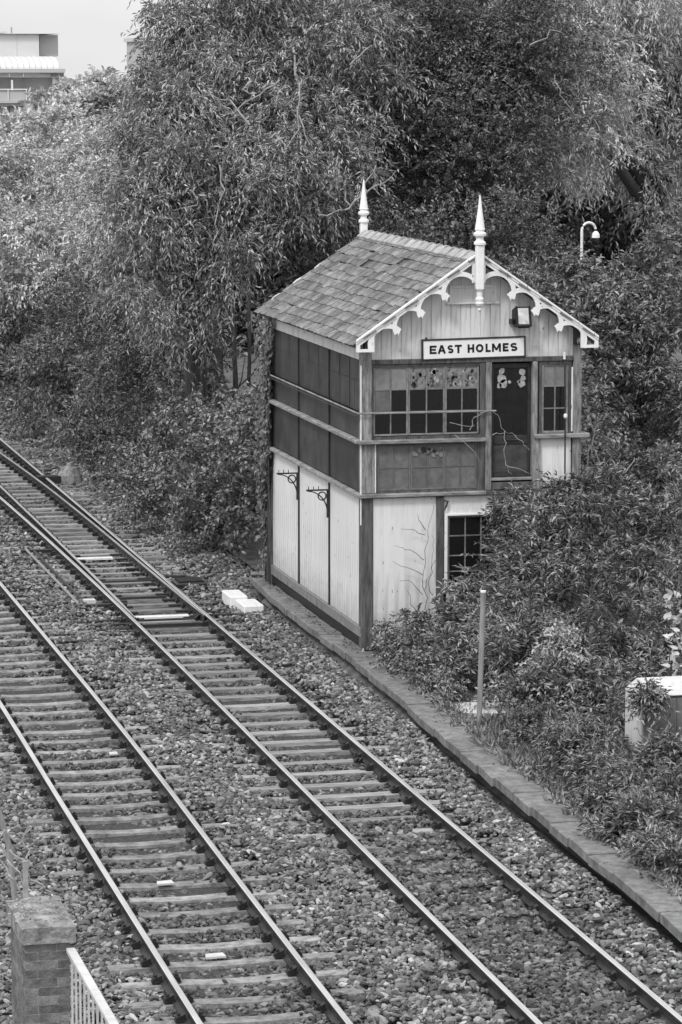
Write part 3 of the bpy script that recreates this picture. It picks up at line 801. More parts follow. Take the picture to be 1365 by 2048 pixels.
# floodlight
fl = bpy.data.objects.new('floodlight', None); COL.objects.link(fl); fl.parent = sb
WPOS[fl.name] = np.array([2.7, -.1, 5.5]); fl.location = WPOS[fl.name] - WPOS[sb.name]
bevel(MB().prism([(-.30, 5.34), (-.12, 5.30), (-.02, 5.42), (-.02, 5.60), (-.22, 5.66)], 'x', 2.585, 2.85).build('housing', M['black'], fl), .012)
MB().add([(2.625, -.312, 5.365), (2.81, -.312, 5.365), (2.81, -.236, 5.635), (2.625, -.236, 5.635)], [(0, 1, 2, 3)]).build('glass', M['lampglass'], fl)
MB().prism([(-.33, 5.335), (-.315, 5.325), (-.225, 5.665), (-.24, 5.67)], 'x', 2.585, 2.615).build('rim', M['black'], fl)
MB().prism([(-.33, 5.335), (-.315, 5.325), (-.225, 5.665), (-.24, 5.67)], 'x', 2.82, 2.85).build('rim', M['black'], fl)
MB().prism([(-.33, 5.335), (-.29, 5.30), (-.29, 5.335), (-.312, 5.37)], 'x', 2.615, 2.82).build('rim', M['black'], fl)
MB().box(2.54, 2.58, -.2, 0, 5.36, 5.44).build('junction', M['black'], fl)

# name board
sg = bpy.data.objects.new('sign', None); COL.objects.link(sg); sg.parent = sb
WPOS[sg.name] = np.array([1.915, -.05, 4.955]); sg.location = WPOS[sg.name] - WPOS[sb.name]; sg.rotation_euler = (0, -.015, 0)
bevel(box('board', 1.03, 2.80, -.055, -.02, 4.80, 5.11, M['sign'], sg), .004)
f_ = MB(); f_.box(1.005, 1.03, -.068, -.018, 4.78, 5.135); f_.box(2.80, 2.822, -.068, -.018, 4.78, 5.135); f_.box(1.03, 2.80, -.068, -.018, 5.11, 5.135); f_.box(1.03, 2.80, -.066, -.018, 4.78, 4.80)
f_.build('frame', M['iron'], sg)
MB().lathe([(.015, 5.135), (.022, 5.15), (.01, 5.17)], 1.09, -.04, 6).build('hook', M['iron'], sg)
def ribbon(mb, pts, w):
    """flat stroke through pts (x, z) with width w"""
    P = [np.array(p, float) for p in pts]; Lf, Rt = [], []
    for i, p in enumerate(P):
        d = P[min(i + 1, len(P) - 1)] - P[max(i - 1, 0)]; d = d / np.linalg.norm(d); n = np.array([-d[1], d[0]]) * w / 2
        Lf.append(p + n); Rt.append(p - n)
    for i in range(len(P) - 1): mb.prism([Lf[i], Lf[i + 1], Rt[i + 1], Rt[i]], 'y', -.0595, -.0562)
lt = MB(); SW = .035; Hc = .142; zb0 = 4.884
def glyph(ch_, x0, x1):
    h = SW / 2; zb, zt = zb0 + h, zb0 + Hc - h; zm_ = (zb + zt) / 2; a, b = x0 + h, x1 - h; e = SW / 2
    if ch_ in 'EL':
        ribbon(lt, [(a, zb - e), (a, zt + e)], SW); ribbon(lt, [(a + e, zb), (b + e, zb)], SW)
        if ch_ == 'E': ribbon(lt, [(a + e, zt), (b + e, zt)], SW); ribbon(lt, [(a + e, zm_), (b + e * .3, zm_)], SW * .9)
    elif ch_ == 'A':
        m_ = (a + b) / 2; ribbon(lt, [(a - e * .3, zb - e), (m_ - .002, zt + e)], SW); ribbon(lt, [(m_ + .002, zt + e), (b + e * .3, zb - e)], SW); ribbon(lt, [(a + .02, zm_ - .022), (b - .02, zm_ - .022)], SW * .8)
    elif ch_ == 'T': ribbon(lt, [(a - e, zt), (b + e, zt)], SW); ribbon(lt, [((a + b) / 2, zb - e), ((a + b) / 2, zt - e)], SW)
    elif ch_ == 'H': ribbon(lt, [(a, zb - e), (a, zt + e)], SW); ribbon(lt, [(b, zb - e), (b, zt + e)], SW); ribbon(lt, [(a + e, zm_), (b - e, zm_)], SW * .95)
    elif ch_ == 'M':
        ribbon(lt, [(a, zb - e), (a, zt + e)], SW); ribbon(lt, [(b, zb - e), (b, zt + e)], SW); m_ = (a + b) / 2
        ribbon(lt, [(a + .004, zt + e * .6), (m_, zb + .012)], SW * .85); ribbon(lt, [(m_, zb + .012), (b - .004, zt + e * .6)], SW * .85)
    elif ch_ == 'O': ribbon(lt, [((a + b) / 2 + (b - a) / 2 * math.cos(t), zm_ + (zt - zb) / 2 * math.sin(t)) for t in np.linspace(0, 2 * math.pi, 21)], SW)
    elif ch_ == 'S':
        cx, rx, rz = (a + b) / 2, (b - a) / 2, (zt - zb) / 4
        p = [(cx + rx * math.cos(t), zt - rz + rz * math.sin(t)) for t in np.linspace(.5, 1.5 * math.pi - .2, 9)] + [(cx + rx * math.cos(t), zb + rz + rz * math.sin(t)) for t in np.linspace(math.pi / 2 - .2, -math.pi + .5, 9)]
        ribbon(lt, p, SW * .95)
for ch_, q0, q1 in (('E', 678, 704), ('A', 709, 738), ('S', 745, 768), ('T', 773, 799), ('H', 821, 846), ('O', 852, 881), ('L', 889, 908), ('M', 913, 947), ('E', 954, 976), ('S', 983, 1010)):
    f2 = lambda q: 1.035 + (q - 655) * (2.795 - 1.035) / (1035 - 655)
    glyph(ch_, f2(q0), f2(q1))
lt.build('lettering', M['black'], sg)

# bargeboards with a moulded edge and scalloped fretwork
def barge(yf, dy, side, name='bargeboard'):
    """side -1 left, +1 right; yf = front face"""
    ex = AX + side * 2.09; n = np.array([side * SLOPE, 1.0]) / math.hypot(SLOPE, 1)
    def pt(d, u): # d = distance in x from the ridge, u = distance below the top edge
        return (AX + side * d, AZ - SLOPE * d - u)
    mb = MB()
    for u0, u1, yy in ((-.0, .04, -.028), (.046, .08, -.014), (.086, .138, 0)):
        mb.prism([pt(0, u0), pt(2.11, u0), pt(2.11, u1), pt(0, u1)], 'y', yf + yy * dy, yf + .035 * dy)
    b = bevel(mb.build(name, M['trim'], sb), .004)
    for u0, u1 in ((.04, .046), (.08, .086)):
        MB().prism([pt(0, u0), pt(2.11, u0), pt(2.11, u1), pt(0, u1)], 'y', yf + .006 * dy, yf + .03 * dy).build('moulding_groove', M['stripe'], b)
    # scallops
    cus = [(.10, 6.10), (.555, 5.815), (.975, 5.54), (1.385, 5.265), (1.81, 4.97)]
    tops = [(.325, 6.185), (.775, 5.90), (1.185, 5.625), (1.585, 5.335)]
    def circ(a, b_, c):
        ax, ay = a; bx, by = b_; cx, cy = c
        d = 2 * (ax * (by - cy) + bx * (cy - ay) + cx * (ay - by))
        ux = ((ax**2 + ay**2) * (by - cy) + (bx**2 + by**2) * (cy - ay) + (cx**2 + cy**2) * (ay - by)) / d
        uy = ((ax**2 + ay**2) * (cx - bx) + (bx**2 + by**2) * (ax - cx) + (cx**2 + cy**2) * (bx - ax)) / d
        return ux, uy, math.hypot(ax - ux, ay - uy)
    for i in range(4):
        a, c_, b_ = cus[i], tops[i], cus[i + 1]
        ux, uy, r = circ(a, (c_[0] - .02, c_[1] + .005), b_)
        t0 = math.atan2(a[1] - uy, a[0] - ux); t1 = math.atan2(b_[1] - uy, b_[0] - ux)
        if t0 < t1: t0 += 2 * math.pi
        ts = np.linspace(t0, t1, 13)
        inner = [(AX + side * (ux + r * math.cos(t)), uy + r * math.sin(t)) for t in ts]
        outer = [(AX + side * (ux + (r + .078) * math.cos(t)), uy + (r + .078) * math.sin(t)) for t in ts]
        m2 = MB()
        for k in range(12):
            m2.prism([inner[k], inner[k + 1], outer[k + 1], outer[k]], 'y', yf + (.002 + .001 * i) * dy, yf + (.036 + .001 * i) * dy)
        if i < 3: m2.prism([(AX + side * (b_[0] - .035), b_[1] + .035), (AX + side * (b_[0] + .03), b_[1] + .03), (AX + side * (b_[0] + .002), b_[1] - .045)], 'y', yf + (.0015 + .001 * i) * dy, yf + (.0345 + .001 * i) * dy)
        m2.build('scallop', M['trim'], b)
    # foot: end of the board turned down
    e = MB(); X = lambda d: AX + side * d
    e.prism([(X(2.045), AZ - SLOPE * 2.045 - .1), (X(2.11), AZ - SLOPE * 2.11 - .1), (X(2.11), 4.95), (X(2.045), 4.95)], 'y', yf - .002 * dy, yf + .038 * dy)
    e.prism([(X(1.80), 4.95), (X(2.045), 4.95), (X(2.045), 5.0), (X(1.80), 5.0)], 'y', yf, yf + .038 * dy)
    e.prism([(X(1.80), 5.0), (X(1.86), 5.0), (X(1.86), 5.18), (X(1.80), 5.20)], 'y', yf, yf + .037 * dy)
    e.build('board_foot', M['trim'], b)
    e = MB(); e.prism([(X(.04), 6.08), (X(.115), 6.08), (X(.115), AZ - .2), (X(.04), AZ - .14)], 'y', yf + .003 * dy, yf + .036 * dy); e.build('cusp', M['trim'], b)
for s_ in (-1, 1): barge(-.32, 1, s_)
AZ -= .07
for s_ in (-1, 1): barge(L_Y + .27, -1, s_)
AZ += .07

# finials
def finial(y0, drop=True):
    o = bpy.data.objects.new('finial', None); COL.objects.link(o); o.parent = sb
    WPOS[o.name] = np.array([AX - .01, y0, 6.5]); o.location = WPOS[o.name] - WPOS[sb.name]
    cx = AX - .01; h = .068
    zb = 5.96 if drop else 6.35
    bevel(box('shaft', cx - h, cx + h, y0 - h, y0 + h, zb, 6.72, M['trim'], o), .018)
    MB().lathe([(.10, 6.72), (.10, 6.76), (.065, 6.79), (.06, 6.84), (.105, 6.87), (.11, 6.91), (.07, 6.935), (.075, 6.96), (.088, 6.975), (.082, 6.99), (.045, 7.25), (.012, 7.53), (.0, 7.54)], cx, y0, 14).build('spike', M['trim'], o, smooth=False)
    if drop:
        MB().lathe([(.0, 5.59), (.03, 5.63), (.022, 5.66), (.055, 5.70), (.075, 5.74), (.06, 5.77), (.07, 5.79), (.07, 5.82), (.05, 5.85), (.05, 5.93), (.068, 5.96)], cx, y0, 14).build('pendant', M['trim'], o)
finial(-.40); finial(L_Y + .36, True)

# roof deck and slates
for side in (-1, 1):
    q = [(AX, AZ - .13), (AX + side * 2.12, AZ - .13 - SLOPE * 2.12), (AX + side * 2.12, AZ - .09 - SLOPE * 2.12), (AX, AZ - .09)]
    MB().prism(q, 'y', -.28, L_Y + .28).build('roof_deck', M['lead'], sb)
box('gutter_board', -.14, -.11, .0, L_Y, 5.02, 5.10, M['lead'], sb)
SA = math.atan(SLOPE); RL = 2.16 / math.cos(SA)
NC = 12; NR = 19; y0r, y1r = -.29, L_Y + .27
cw = (y1r - y0r) / NR; ch = RL / NC
def slate_me(w, h, t, name='slate'):
    j = lambda a: random.uniform(-a, a)
    # local frame: x up the slope, y along the eave; tail edge slightly ragged
    v = [(-h / 2 + j(.012), -w / 2, 0), (-h / 2 + j(.016), w * j(.2), 0), (-h / 2 + j(.012), w / 2, 0), (h / 2 + .03, w / 2, 0), (h / 2 + .03, -w / 2, 0)]
    v += [(a, b, t) for a, b, _ in v]
    me = bpy.data.meshes.new(name); me.from_pydata(v, [], [(4, 3, 2, 1, 0), (5, 6, 7, 8, 9)] + [(i, (i + 1) % 5, (i + 1) % 5 + 5, i + 5) for i in range(5)]); me.materials.append(M['slate']); me.update(); return me
SM = [slate_me(cw - random.uniform(.008, .02), ch + .0, .017) for _ in range(6)]
hidden = MB()
for side in (-1, 1):
    for r in range(NC):
        d0 = ch * (r + .5)                      # along the slope from the eave
        off = (r % 2) * cw / 2
        nn_ = NR + (1 if r % 2 else 0)
        for c_ in range(nn_):
            yc = y0r + cw * (c_ + .5) - (cw / 2 if r % 2 else 0) + random.uniform(-.01, .01)
            if yc < y0r + cw * .3: yc = y0r + cw * .33
            if yc > y1r - cw * .3: yc = y1r - cw * .33
            dd = d0 + random.uniform(-.008, .008)
            drop = 0; rz = random.gauss(0, .012); lift = 0
            if random.random() < .12: dd -= random.uniform(.02, .07); rz += random.uniform(-.06, .06); lift = .006
            if side < 0 and (r, c_) in ((9, 8), (8, 12)): continue
            xx = AX + side * (2.16 - dd * math.cos(SA)); zz = AZ - .085 + .012 + lift - SLOPE * 2.16 + dd * math.sin(SA)
            if side < 0:
                o = place('slate', random.choice(SM), (xx, yc, zz), sb)
                o.rotation_euler = Matrix.Rotation(-SA + .045 + random.gauss(0, .012), 3, 'Y').to_euler()
                o.rotation_euler = (Matrix.Rotation(-SA + .065 + random.gauss(0, .014), 3, 'Y') @ Matrix.Rotation(rz, 3, 'Z') @ Matrix.Rotation(random.gauss(0, .008), 3, 'X')).to_euler()
            else:
                R = Matrix.Rotation(math.pi, 3, 'Z') @ Matrix.Rotation(-SA + .05, 3, 'Y')
                b_ = len(hidden.v); src = random.choice(SM)
                for vv in src.vertices:
                    p_ = R @ vv.co; hidden.v.append((xx + p_.x, yc + p_.y, zz + p_.z))
                for pp in src.polygons: hidden.f.append(tuple(b_ + i for i in pp.vertices)); hidden.m.append(0)
o = hidden.build('far_slope_slates', M['slate'], sb); o['kind'] = 'stuff'
NT = 16; tl = (y1r - y0r) / NT
rt = MB()
for s_ in (-1, 1):
    rt.prism([(0, .0), (s_ * .16, -.16 * SLOPE), (s_ * .16, -.16 * SLOPE + .022), (0, .024)], 'y', -tl / 2 + .0, tl / 2)
rt.prism([(.165, -.165 * SLOPE + .004), (0, .026), (-.165, -.165 * SLOPE + .004), (-.165, -.165 * SLOPE + .03), (-.04, .035), (0, .045), (.04, .035), (.165, -.165 * SLOPE + .03)], 'y', -tl / 2 - .02, -tl / 2 + .05)
RT = rt.mesh('ridge_tile', M['ridge'], (0, 0, 0))
for i in range(NT):
    place('ridge_tile', RT, (AX, y0r + tl * (i + .5), AZ - .045), sb, (random.uniform(-.01, .01), random.uniform(-.03, .03), random.uniform(-.02, .02)))

# ---- side facing the line
YM = [2.44, 4.89]                                # mullions
for a, b in ((.16, YM[0] - .035), (YM[0] + .035, YM[1] - .035), (YM[1] + .035, 7.24)):
    bevel(box('fascia_board', -.012, .04, a - .02, b + .02, 4.775, 5.10, M['white'], sb), .004)
box('fascia_strip', -.05, -.012, .0, L_Y, 5.045, 5.085, M['trim'], sb)
side_boards(.16, YM[0] - .03, .25, 2.455, 'wall_board', M['white'])
side_boards(YM[0] + .03, YM[1] - .03, .25, 2.455, 'wall_board', M['white'])
side_boards(YM[1] + .03, 7.2, .25, 2.455, 'wall_board', M['white'])
for yy in YM:
    bevel(box('cover_strip', -.025, .02, yy - .03, yy + .03, .22, 2.455, M['iron'], sb), .004)
    box('mullion', -.03, .04, yy - .03, yy + .03, 2.535, 4.77, M['iron'], sb)
box('mullion', -.02, .04, .16, .19, 2.535, 4.77, M['iron'], sb)
bays = [(.19, YM[0] - .03), (YM[0] + .03, YM[1] - .03), (YM[1] + .03, 7.24)]
for a, b in bays:
    for z0, z1 in ((2.545, 3.37), (3.445, 3.875), (3.905, 4.765)):
        o = box('screen_panel', -.006 + random.uniform(-.003, .003), .035, a, b, z0, z1, M['mesh'], sb)
    for k in range(7):
        yy = a + .08 + (b - a - .16) * k / 6
        MB().box(-.0085, -.003, yy - .02, yy + .02, 3.95, 4.39).build('sash_bar', M['screen_bar'], sb)
    MB().box(-.011, -.004, a, b, 4.41, 4.425).build('screen_seam', M['iron'], sb)
    for k in (1, 2):
        yy = a + (b - a) * k / 3
        MB().box(-.012, -.003, yy - .012, yy + .012, 3.905, 4.76).build('screen_seam', M['iron'], sb)
bevel(box('window_ledge', -.12, .0, .02, 7.36, 3.372, 3.44, M['timber_ledge'], sb), .012)
bevel(box('floor_ledge', -.10, .0, .02, 7.36, 2.462, 2.53, M['timber_ledge'], sb), .012)
# safety rail round two sides, held on short stays
MB().tube([(-.10, 7.3, ZR + .02), (-.10, -.09, ZR + .01), (2.3, -.10, ZR)], .016, 8).build('hand_rail', M['timber_ledge'], sb)
MB().tube([(-.10, 7.3, ZR - .035), (-.10, .0, ZR - .045)], .012, 6).build('hand_rail', M['iron'], sb)
for yy in (.1, 1.2, YM[0], 3.6, YM[1], 6.1, 7.1):
    MB().tube([(-.10, yy, ZR), (-.0, yy, ZR - .02)], .01, 6).build('rail_stay', M['iron'], sb)
for xx in (.15, 1.1, 2.12): MB().tube([(xx, -.10, ZR), (xx, .0, ZR)], .01, 6).build('rail_stay', M['iron'], sb)
# iron spandrel brackets
for yy in YM:
    m2 = MB(); xo = -.025
    m2.box(xo - .40, xo, yy - .02, yy + .02, 2.28, 2.305)
    m2.box(xo - .03, xo - .001, yy - .02, yy + .02, 1.80, 2.28)
    a_ = [(xo - .38 + .36 * math.sin(t), 1.86 + .42 * math.cos(t) - .02) for t in np.linspace(0, math.pi / 2, 12)]
    a_ = [(xo - .37 * math.cos(t), 1.84 + .44 * (1 - math.cos(t)) * 0 + .43 * (1 - math.sin(math.pi / 2 - t)) * 0 + .43 * math.cos(t) ** .8) for t in np.linspace(0, math.pi / 2, 12)]
    arc = [(xo - .38 + .36 * math.sin(t), 2.27 - .42 * (1 - math.cos(t))) for t in np.linspace(0, math.pi / 2, 12)]
    for k in range(11):
        (xa, za), (xb, zb) = arc[k], arc[k + 1]
        m2.prism([(xa, za), (xb, zb), (xb + .018, zb + .012), (xa + .018, za + .012)], 'y', yy - .018, yy + .018)
    for k in range(12):
        t0, t1 = 2 * math.pi * k / 12, 2 * math.pi * (k + 1) / 12
        cx, cz = xo - .115, 2.185
        m2.prism([(cx + .062 * math.cos(t0), cz + .062 * math.sin(t0)), (cx + .062 * math.cos(t1), cz + .062 * math.sin(t1)), (cx + .082 * math.cos(t1), cz + .082 * math.sin(t1)), (cx + .082 * math.cos(t0), cz + .082 * math.sin(t0))], 'y', yy - .016, yy + .016)
    for dx in (-.36, -.27, -.18): m2.box(xo + dx - .006, xo + dx + .006, yy - .006, yy + .006, 2.305, 2.36)
    m2.build('spandrel_bracket', M['iron'], sb)
# foot of the wall
bevel(box('sole_plate', -.045, .04, .0, 7.3, .07, .245, M['timber_mid'], sb), .01)
box('plinth', -.01, .05, .02, 7.3, -.14, .065, M['black'], sb)
box('sole_plate', .17, 1.28, -.03, .04, -.08, .02, M['timber'], sb)
bevel(box('corner_post', -.03, .14, 7.22, 7.42, -.15, 4.98, M['timber'], sb), .01)
MB().tube([(-.07, 7.45, -.12), (-.07, 7.45, 4.95), (-.12, 7.45, 5.06)], .035, 8).build('drain_pipe', M['iron'], sb)
box('corner_post', W_ - .15, W_ + .02, L_Y - .15, L_Y + .02, -.15, 4.98, M['timber'], sb)
MB().box(.14, W_ - .15, L_Y - .025, L_Y, 0, 4.9).build('back_boarding', M['white'], sb)
MB().box(W_ - .025, W_, .16, L_Y - .15, 0, 5.0).build('side_boarding', M['white'], sb)

# ================================================================== OTHER THINGS
pole_b = gp(958, 1452, -.12)
po = thing('post', (pole_b[0], pole_b[1], -.15), 'slim grey metal post standing in the weeds beside the stone path', 'post')
pt_ = at(967, 1184, pole_b[1])
MB().tube([(pole_b[0], pole_b[1], -.3), pt_], .042, 12).build('pole', M['pole'], po)
MB().tube([pt_ - np.array([0, 0, .005]), pt_ + np.array([0, 0, .02])], .043, 12).build('cap', M['trim'], po)
sl = gp(950, 1425, -.12)
o = MB().prism([(sl[0] - .2, sl[1] - .15), (sl[0] + .55, sl[1] - .35), (sl[0] + .62, sl[1] + .55), (sl[0] - .25, sl[1] + .75)], 'z', -.2, -.09).build('concrete_slab', M['white_gable'])
tag(o, 'pale broken concrete slab on the ground at the foot of the grey post', 'slab')

# equipment cabinet half buried in the brambles
yc = -10.4
cbx0 = 1.46; zt = .96
cb = thing('cabinet', (cbx0 + .55, yc + .35, -.2), 'pale metal equipment cabinet with chamfered top half hidden in brambles by the path', 'cabinet')
ct = MB()
x0, x1, y0, y1 = cbx0, cbx0 + 1.02, yc, yc + .72
lo_, hi_ = zt, zt + .17
v = [(x0, y0, -.3), (x1, y0, -.3), (x1, y1, -.3), (x0, y1, -.3), (x0, y0, lo_), (x1, y0, lo_), (x1, y1, lo_), (x0, y1, lo_), (x0 + .1, y0 + .28, hi_), (x1 - .1, y0 + .28, hi_), (x1 - .1, y1 - .2, hi_), (x0 + .1, y1 - .2, hi_)]
ct.add(v, [(0, 1, 5, 4), (1, 2, 6, 5), (2, 3, 7, 6), (3, 0, 4, 7), (4, 5, 9, 8), (5, 6, 10, 9), (6, 7, 11, 10), (7, 4, 8, 11), (8, 9, 10, 11)])
bevel(ct.build('body', M['cab'], cb), .012)
bevel(box('door', x0 + .03, (x0 + x1) / 2 - .006, y0 - .025, y0 - .002, -.2, lo_ - .03, M['cab_door'], cb), .006)
bevel(box('door', (x0 + x1) / 2 + .006, x1 - .03, y0 - .025, y0 - .002, -.2, lo_ - .03, M['cab_door'], cb), .006)
for k in range(2):
    box('louvre', x0 + .1, x0 + .42, y0 - .034, y0 - .026, lo_ - .12 - k * .05, lo_ - .10 - k * .05, M['cab_door'], cb)
box('rim', x0 + .0, x1, y0 - .03, y0 - .001, lo_ - .024, lo_ - .002, M['iron'], cb)

# swan-neck lamp behind the bushes
lp = at(1164, 480, 11.0); lp[2] = 0; LH = at(1164, 462, 11.0)[2]
la = thing('lamp_post', lp, 'white swan-neck lamp post with domed shade above the bushes at right', 'lamp post')
a_ = [(lp[0], 11, 0), (lp[0], 11, LH)] + [(lp[0] + .15 - .15 * math.cos(t), 11, LH + .17 * math.sin(t)) for t in np.linspace(.1, math.pi * .93, 10)]
MB().tube(a_[:2], .03, 8).build('pole', M['trim'], la)
MB().tube(a_[1:], .026, 8).build('arm', M['trim'], la)
MB().lathe([(.0, LH), (.03, LH - .01), (.055, LH - .03), (.078, LH - .075), (.086, LH - .14), (.0, LH - .145)], lp[0] + .30, 11, 14).build('lamp_shade', M['trim'], la)

# brick pier with a mossy cap, lower left
PX0, PX1, PY0, PY1, PZ = -9.44, -9.07, -27.0, -26.12, 2.545
pr = thing('brick_pillar', ((PX0 + PX1) / 2, (PY0 + PY1) / 2, -.5), 'brick pier with weathered stone cap in the lower left corner', 'pillar')
box('mortar', PX0 + .008, PX1 - .008, PY0 + .008, PY1 - .008, -.5, PZ, M['mortar'], pr)
bl, bh, bj = .215, .065, .010
BRM = {}
def brick(sx, sy, loc):
    key = (round(sx, 3), round(sy, 3))
    if key not in BRM:
        BRM[key] = MB().box(-sx / 2, sx / 2, -sy / 2, sy / 2, -bh / 2, bh / 2).mesh('brick', M['brick'], (0, 0, 0))
    o = place('brick', BRM[key], loc, pr, (random.uniform(-.01, .01), random.uniform(-.01, .01), random.uniform(-.006, .006)))
z = PZ - .01 - bh / 2; r = 0
pw, pl = PX1 - PX0, PY1 - PY0
while z > .2:
    # front face
    if r % 2 == 0: segs = [(0, .26), (.27, pw)]
    else: segs = [(0, .10), (.11, pw)]
    for a, b in segs:
        brick(b - a, .10, (PX0 + (a + b) / 2, PY0 + .05 - random.uniform(0, .003), z))
    # left flank
    yb = PY0 + .11; first = True
    while yb < PY1 - .02:
        ln = min((.10 if (first and r % 2) else bl), PY1 - yb)
        if ln > .03: brick(.10, ln - bj, (PX0 + .05 - random.uniform(0, .003), yb + ln / 2, z))
        yb += ln; first = False
    z -= bh + bj; r += 1
# weathered cap with a sloping top
c0, c1, d0, d1 = PX0 - .035, PX1 + .045, PY0 - .05, PY1 + .04
v = []
nx_, ny_ = 7, 13
rr_ = random.Random(3)
for j in range(ny_):
    for i in range(nx_):
        fx, fy = i / (nx_ - 1), j / (ny_ - 1)
        e = min(fx, 1 - fx, .25) / .25 * min(1, min(fy, 1 - fy) / .15)
        v.append((c0 + (c1 - c0) * fx, d0 + (d1 - d0) * fy, PZ + .135 + .05 * e + rr_.uniform(-.006, .009)))
f = [(j * nx_ + i, j * nx_ + i + 1, (j + 1) * nx_ + i + 1, (j + 1) * nx_ + i) for j in range(ny_ - 1) for i in range(nx_ - 1)]
b_ = len(v)
ring = [i for i in range(nx_)] + [j * nx_ + nx_ - 1 for j in range(1, ny_)] + [(ny_ - 1) * nx_ + i for i in range(nx_ - 2, -1, -1)] + [j * nx_ for j in range(ny_ - 2, 0, -1)]
for q in ring: v.append((v[q][0], v[q][1], PZ))
n_ = len(ring)
for k in range(n_): f.append((ring[(k + 1) % n_], ring[k], b_ + k, b_ + (k + 1) % n_))
f.append(tuple(b_ + k for k in range(n_)))
cm = MB(); cm.add(v, f); cm.build('stone_cap', M['cap'], pr)
# moss tufts and dry needles on the cap handled with the plants

# pale railing running back from the pier
rl = thing('railing', (-9.05, -28.4, -.4), 'pale metal railing with close upright bars beside the brick pillar', 'railing')
bevel(box('top_rail', -9.11, -9.035, -31.5, -27.06, 2.465, 2.505, M['railpaint'], rl), .006)
box('bottom_rail', -9.09, -9.055, -31.5, -27.06, 1.25, 1.28, M['railpaint'], rl)
BAR = MB().box(-.008, .008, -.008, .008, -.6, .6).mesh('bar', M['railpaint'], (0, 0, 0))
y = -27.12
while y > -31.4:
    place('bar', BAR, (-9.072, y, 1.865), rl); y -= .22
# stake and dead stems behind the pier
stk = at(52, 1790, -25.2); stt = at(51, 1722, -25.2)
o = MB().box(stk[0] - .022, stk[0] + .022, -25.22, -25.18, -.5, stt[2]).build('stake', M['vine'])
tag(o, 'weathered upright stake behind the capped brick pillar at lower left', 'stake')
o = MB().tube([at(-20, 1560, -22), at(0, 1630, -22), at(18, 1690, -22), at(30, 1800, -22)], .03, 6).build('pipe', M['pole'])
tag(o, 'pale pipe end leaning at the left edge above the pillar', 'pipe')

# ------------------------------------------------------------------ modern building far behind the trees, top left
mb_ = thing('apartment_building', (12, 158, 0), 'pale modern building with curved metal roof and balconies, far away at top left', 'building')
YB = 150
def bb(name, a, b, c_, d, m, y0=YB, dep=12, parent=None):
    p, q = at(a, c_, y0), at(b, d, y0)
    return box(name, p[0], q[0], y0, y0 + dep, q[2], p[2], m, parent or mb_)
bb('rooftop_block', -260, 79, 68, 113, M['bld_light'], YB + 3, 8)
bb('rooftop_block', 79.5, 117, 70, 113, M['bld_mid'], YB + 3.6, 7)
for a in (-90, -28, 34): bb('panel_joint', a, a + 1, 70, 113, M['bld_mid'], YB + 2.98, .1)
bb('coping', -260, 119, 66.5, 68.2, M['bld_dark'], YB + 2.7, 9)
bb('vent_pipe', 22.5, 25, 54, 66, M['bld_dark'], YB + 5, .15)
bb('skylight', -60, 15, 62.5, 66, M['bld_light'], YB + 5, 2)
# curved roof
e0, e1 = at(-260, 138, YB), at(129, 138, YB); t0_ = at(0, 112.5, YB + 3)
arc = [(YB + 3.0 - 3.0 * math.cos(t), e0[2] + (t0_[2] - e0[2]) * math.sin(t)) for t in np.linspace(0, math.pi / 2, 9)]
x0, x1 = e0[0], e1[0]
npan = 32; pw_ = (x1 - .3 - x0) / npan
for i in range(npan):
    xa, xb = x0 + pw_ * i, x0 + pw_ * (i + 1) - .03
    if xb < at(-30, 120, YB)[0]: continue
    MB().prism(arc + [(YB + 3.0, e0[2])], 'x', xa, xb).build('roof_panel', M['bld_light'], mb_)
MB().prism([(p[0] + .05, p[1] - .02) for p in arc] + [(YB + 3.05, e0[2])], 'x', x0, x1 - .3).build('roof', M['bld_mid'], mb_)
bb('roof_hatch', 72, 84, 126, 131, M['bld_glass'], YB + .8, .8)
bb('fascia', -260, 131, 137.5, 145, M['bld_mid'], YB - .35, 1.2)
bb('fascia', -260, 129, 145.3, 147, M['bld_dark'], YB - .2, 1.2)
bb('soffit_box', 104, 128.5, 147.2, 154.5, M['bld_dark'], YB + .1, 5)
for a, b in ((-110, -50), (-48, 19), (21, 47), (49, 103)): bb('window_band', a, b, 147.2, 155, M['bld_glass'], YB + .5, .3)
bb('recessed_wall', -260, 105, 155.2, 206, M['bld_dark'], YB + .8, 9)
for a in (-48, 20, 48): bb('wall_joint', a, a + 1, 155.2, 206, M['bld_mid'], YB + .75, .1)
bb('column', 106, 111, 154.8, 200, M['bld_glass'], YB + .4, .3); bb('column', 111.5, 116, 154.8, 200, M['bld_dark'], YB + .8, .3); bb('column', 116.5, 119, 154.8, 200, M['bld_light'], YB + .9, .3)
bb('column', 23, 27, 160, 204, M['bld_glass'], YB - .2, .2)
bl_ = bb('balcony', -260, 56, 202, 206, M['bld_mid'], YB - 1.2, 2)
bb('balcony_rail', -260, 55, 178, 179.6, M['bld_glass'], YB - 1.2, .08)
for a in (-80, -20, 16, 52.5): bb('balcony_post', a, a + 1.8, 179.6, 202, M['bld_glass'], YB - 1.2, .08)
bb('balcony_panel', -260, 52, 181, 201, M['bld_mid'], YB - 1.1, .05)
bb('terrace_rail', 112, 164, 182.6, 184, M['bld_mid'], YB - .6, .08)
for k in range(11): bb('terrace_post', 112 + k * 5, 112.8 + k * 5, 184, 199, M['bld_mid'], YB - .6, .06)
bb('floor_slab', -260, 170, 206.2, 211.5, M['bld_light'], YB - .8, 12)
bb('floor_slab', -260, 165, 211.7, 213.5, M['bld_dark'], YB - .5, 12)
bb('lower_wall', -260, 160, 213.7, 290, M['bld_mid'], YB + .2, 12)
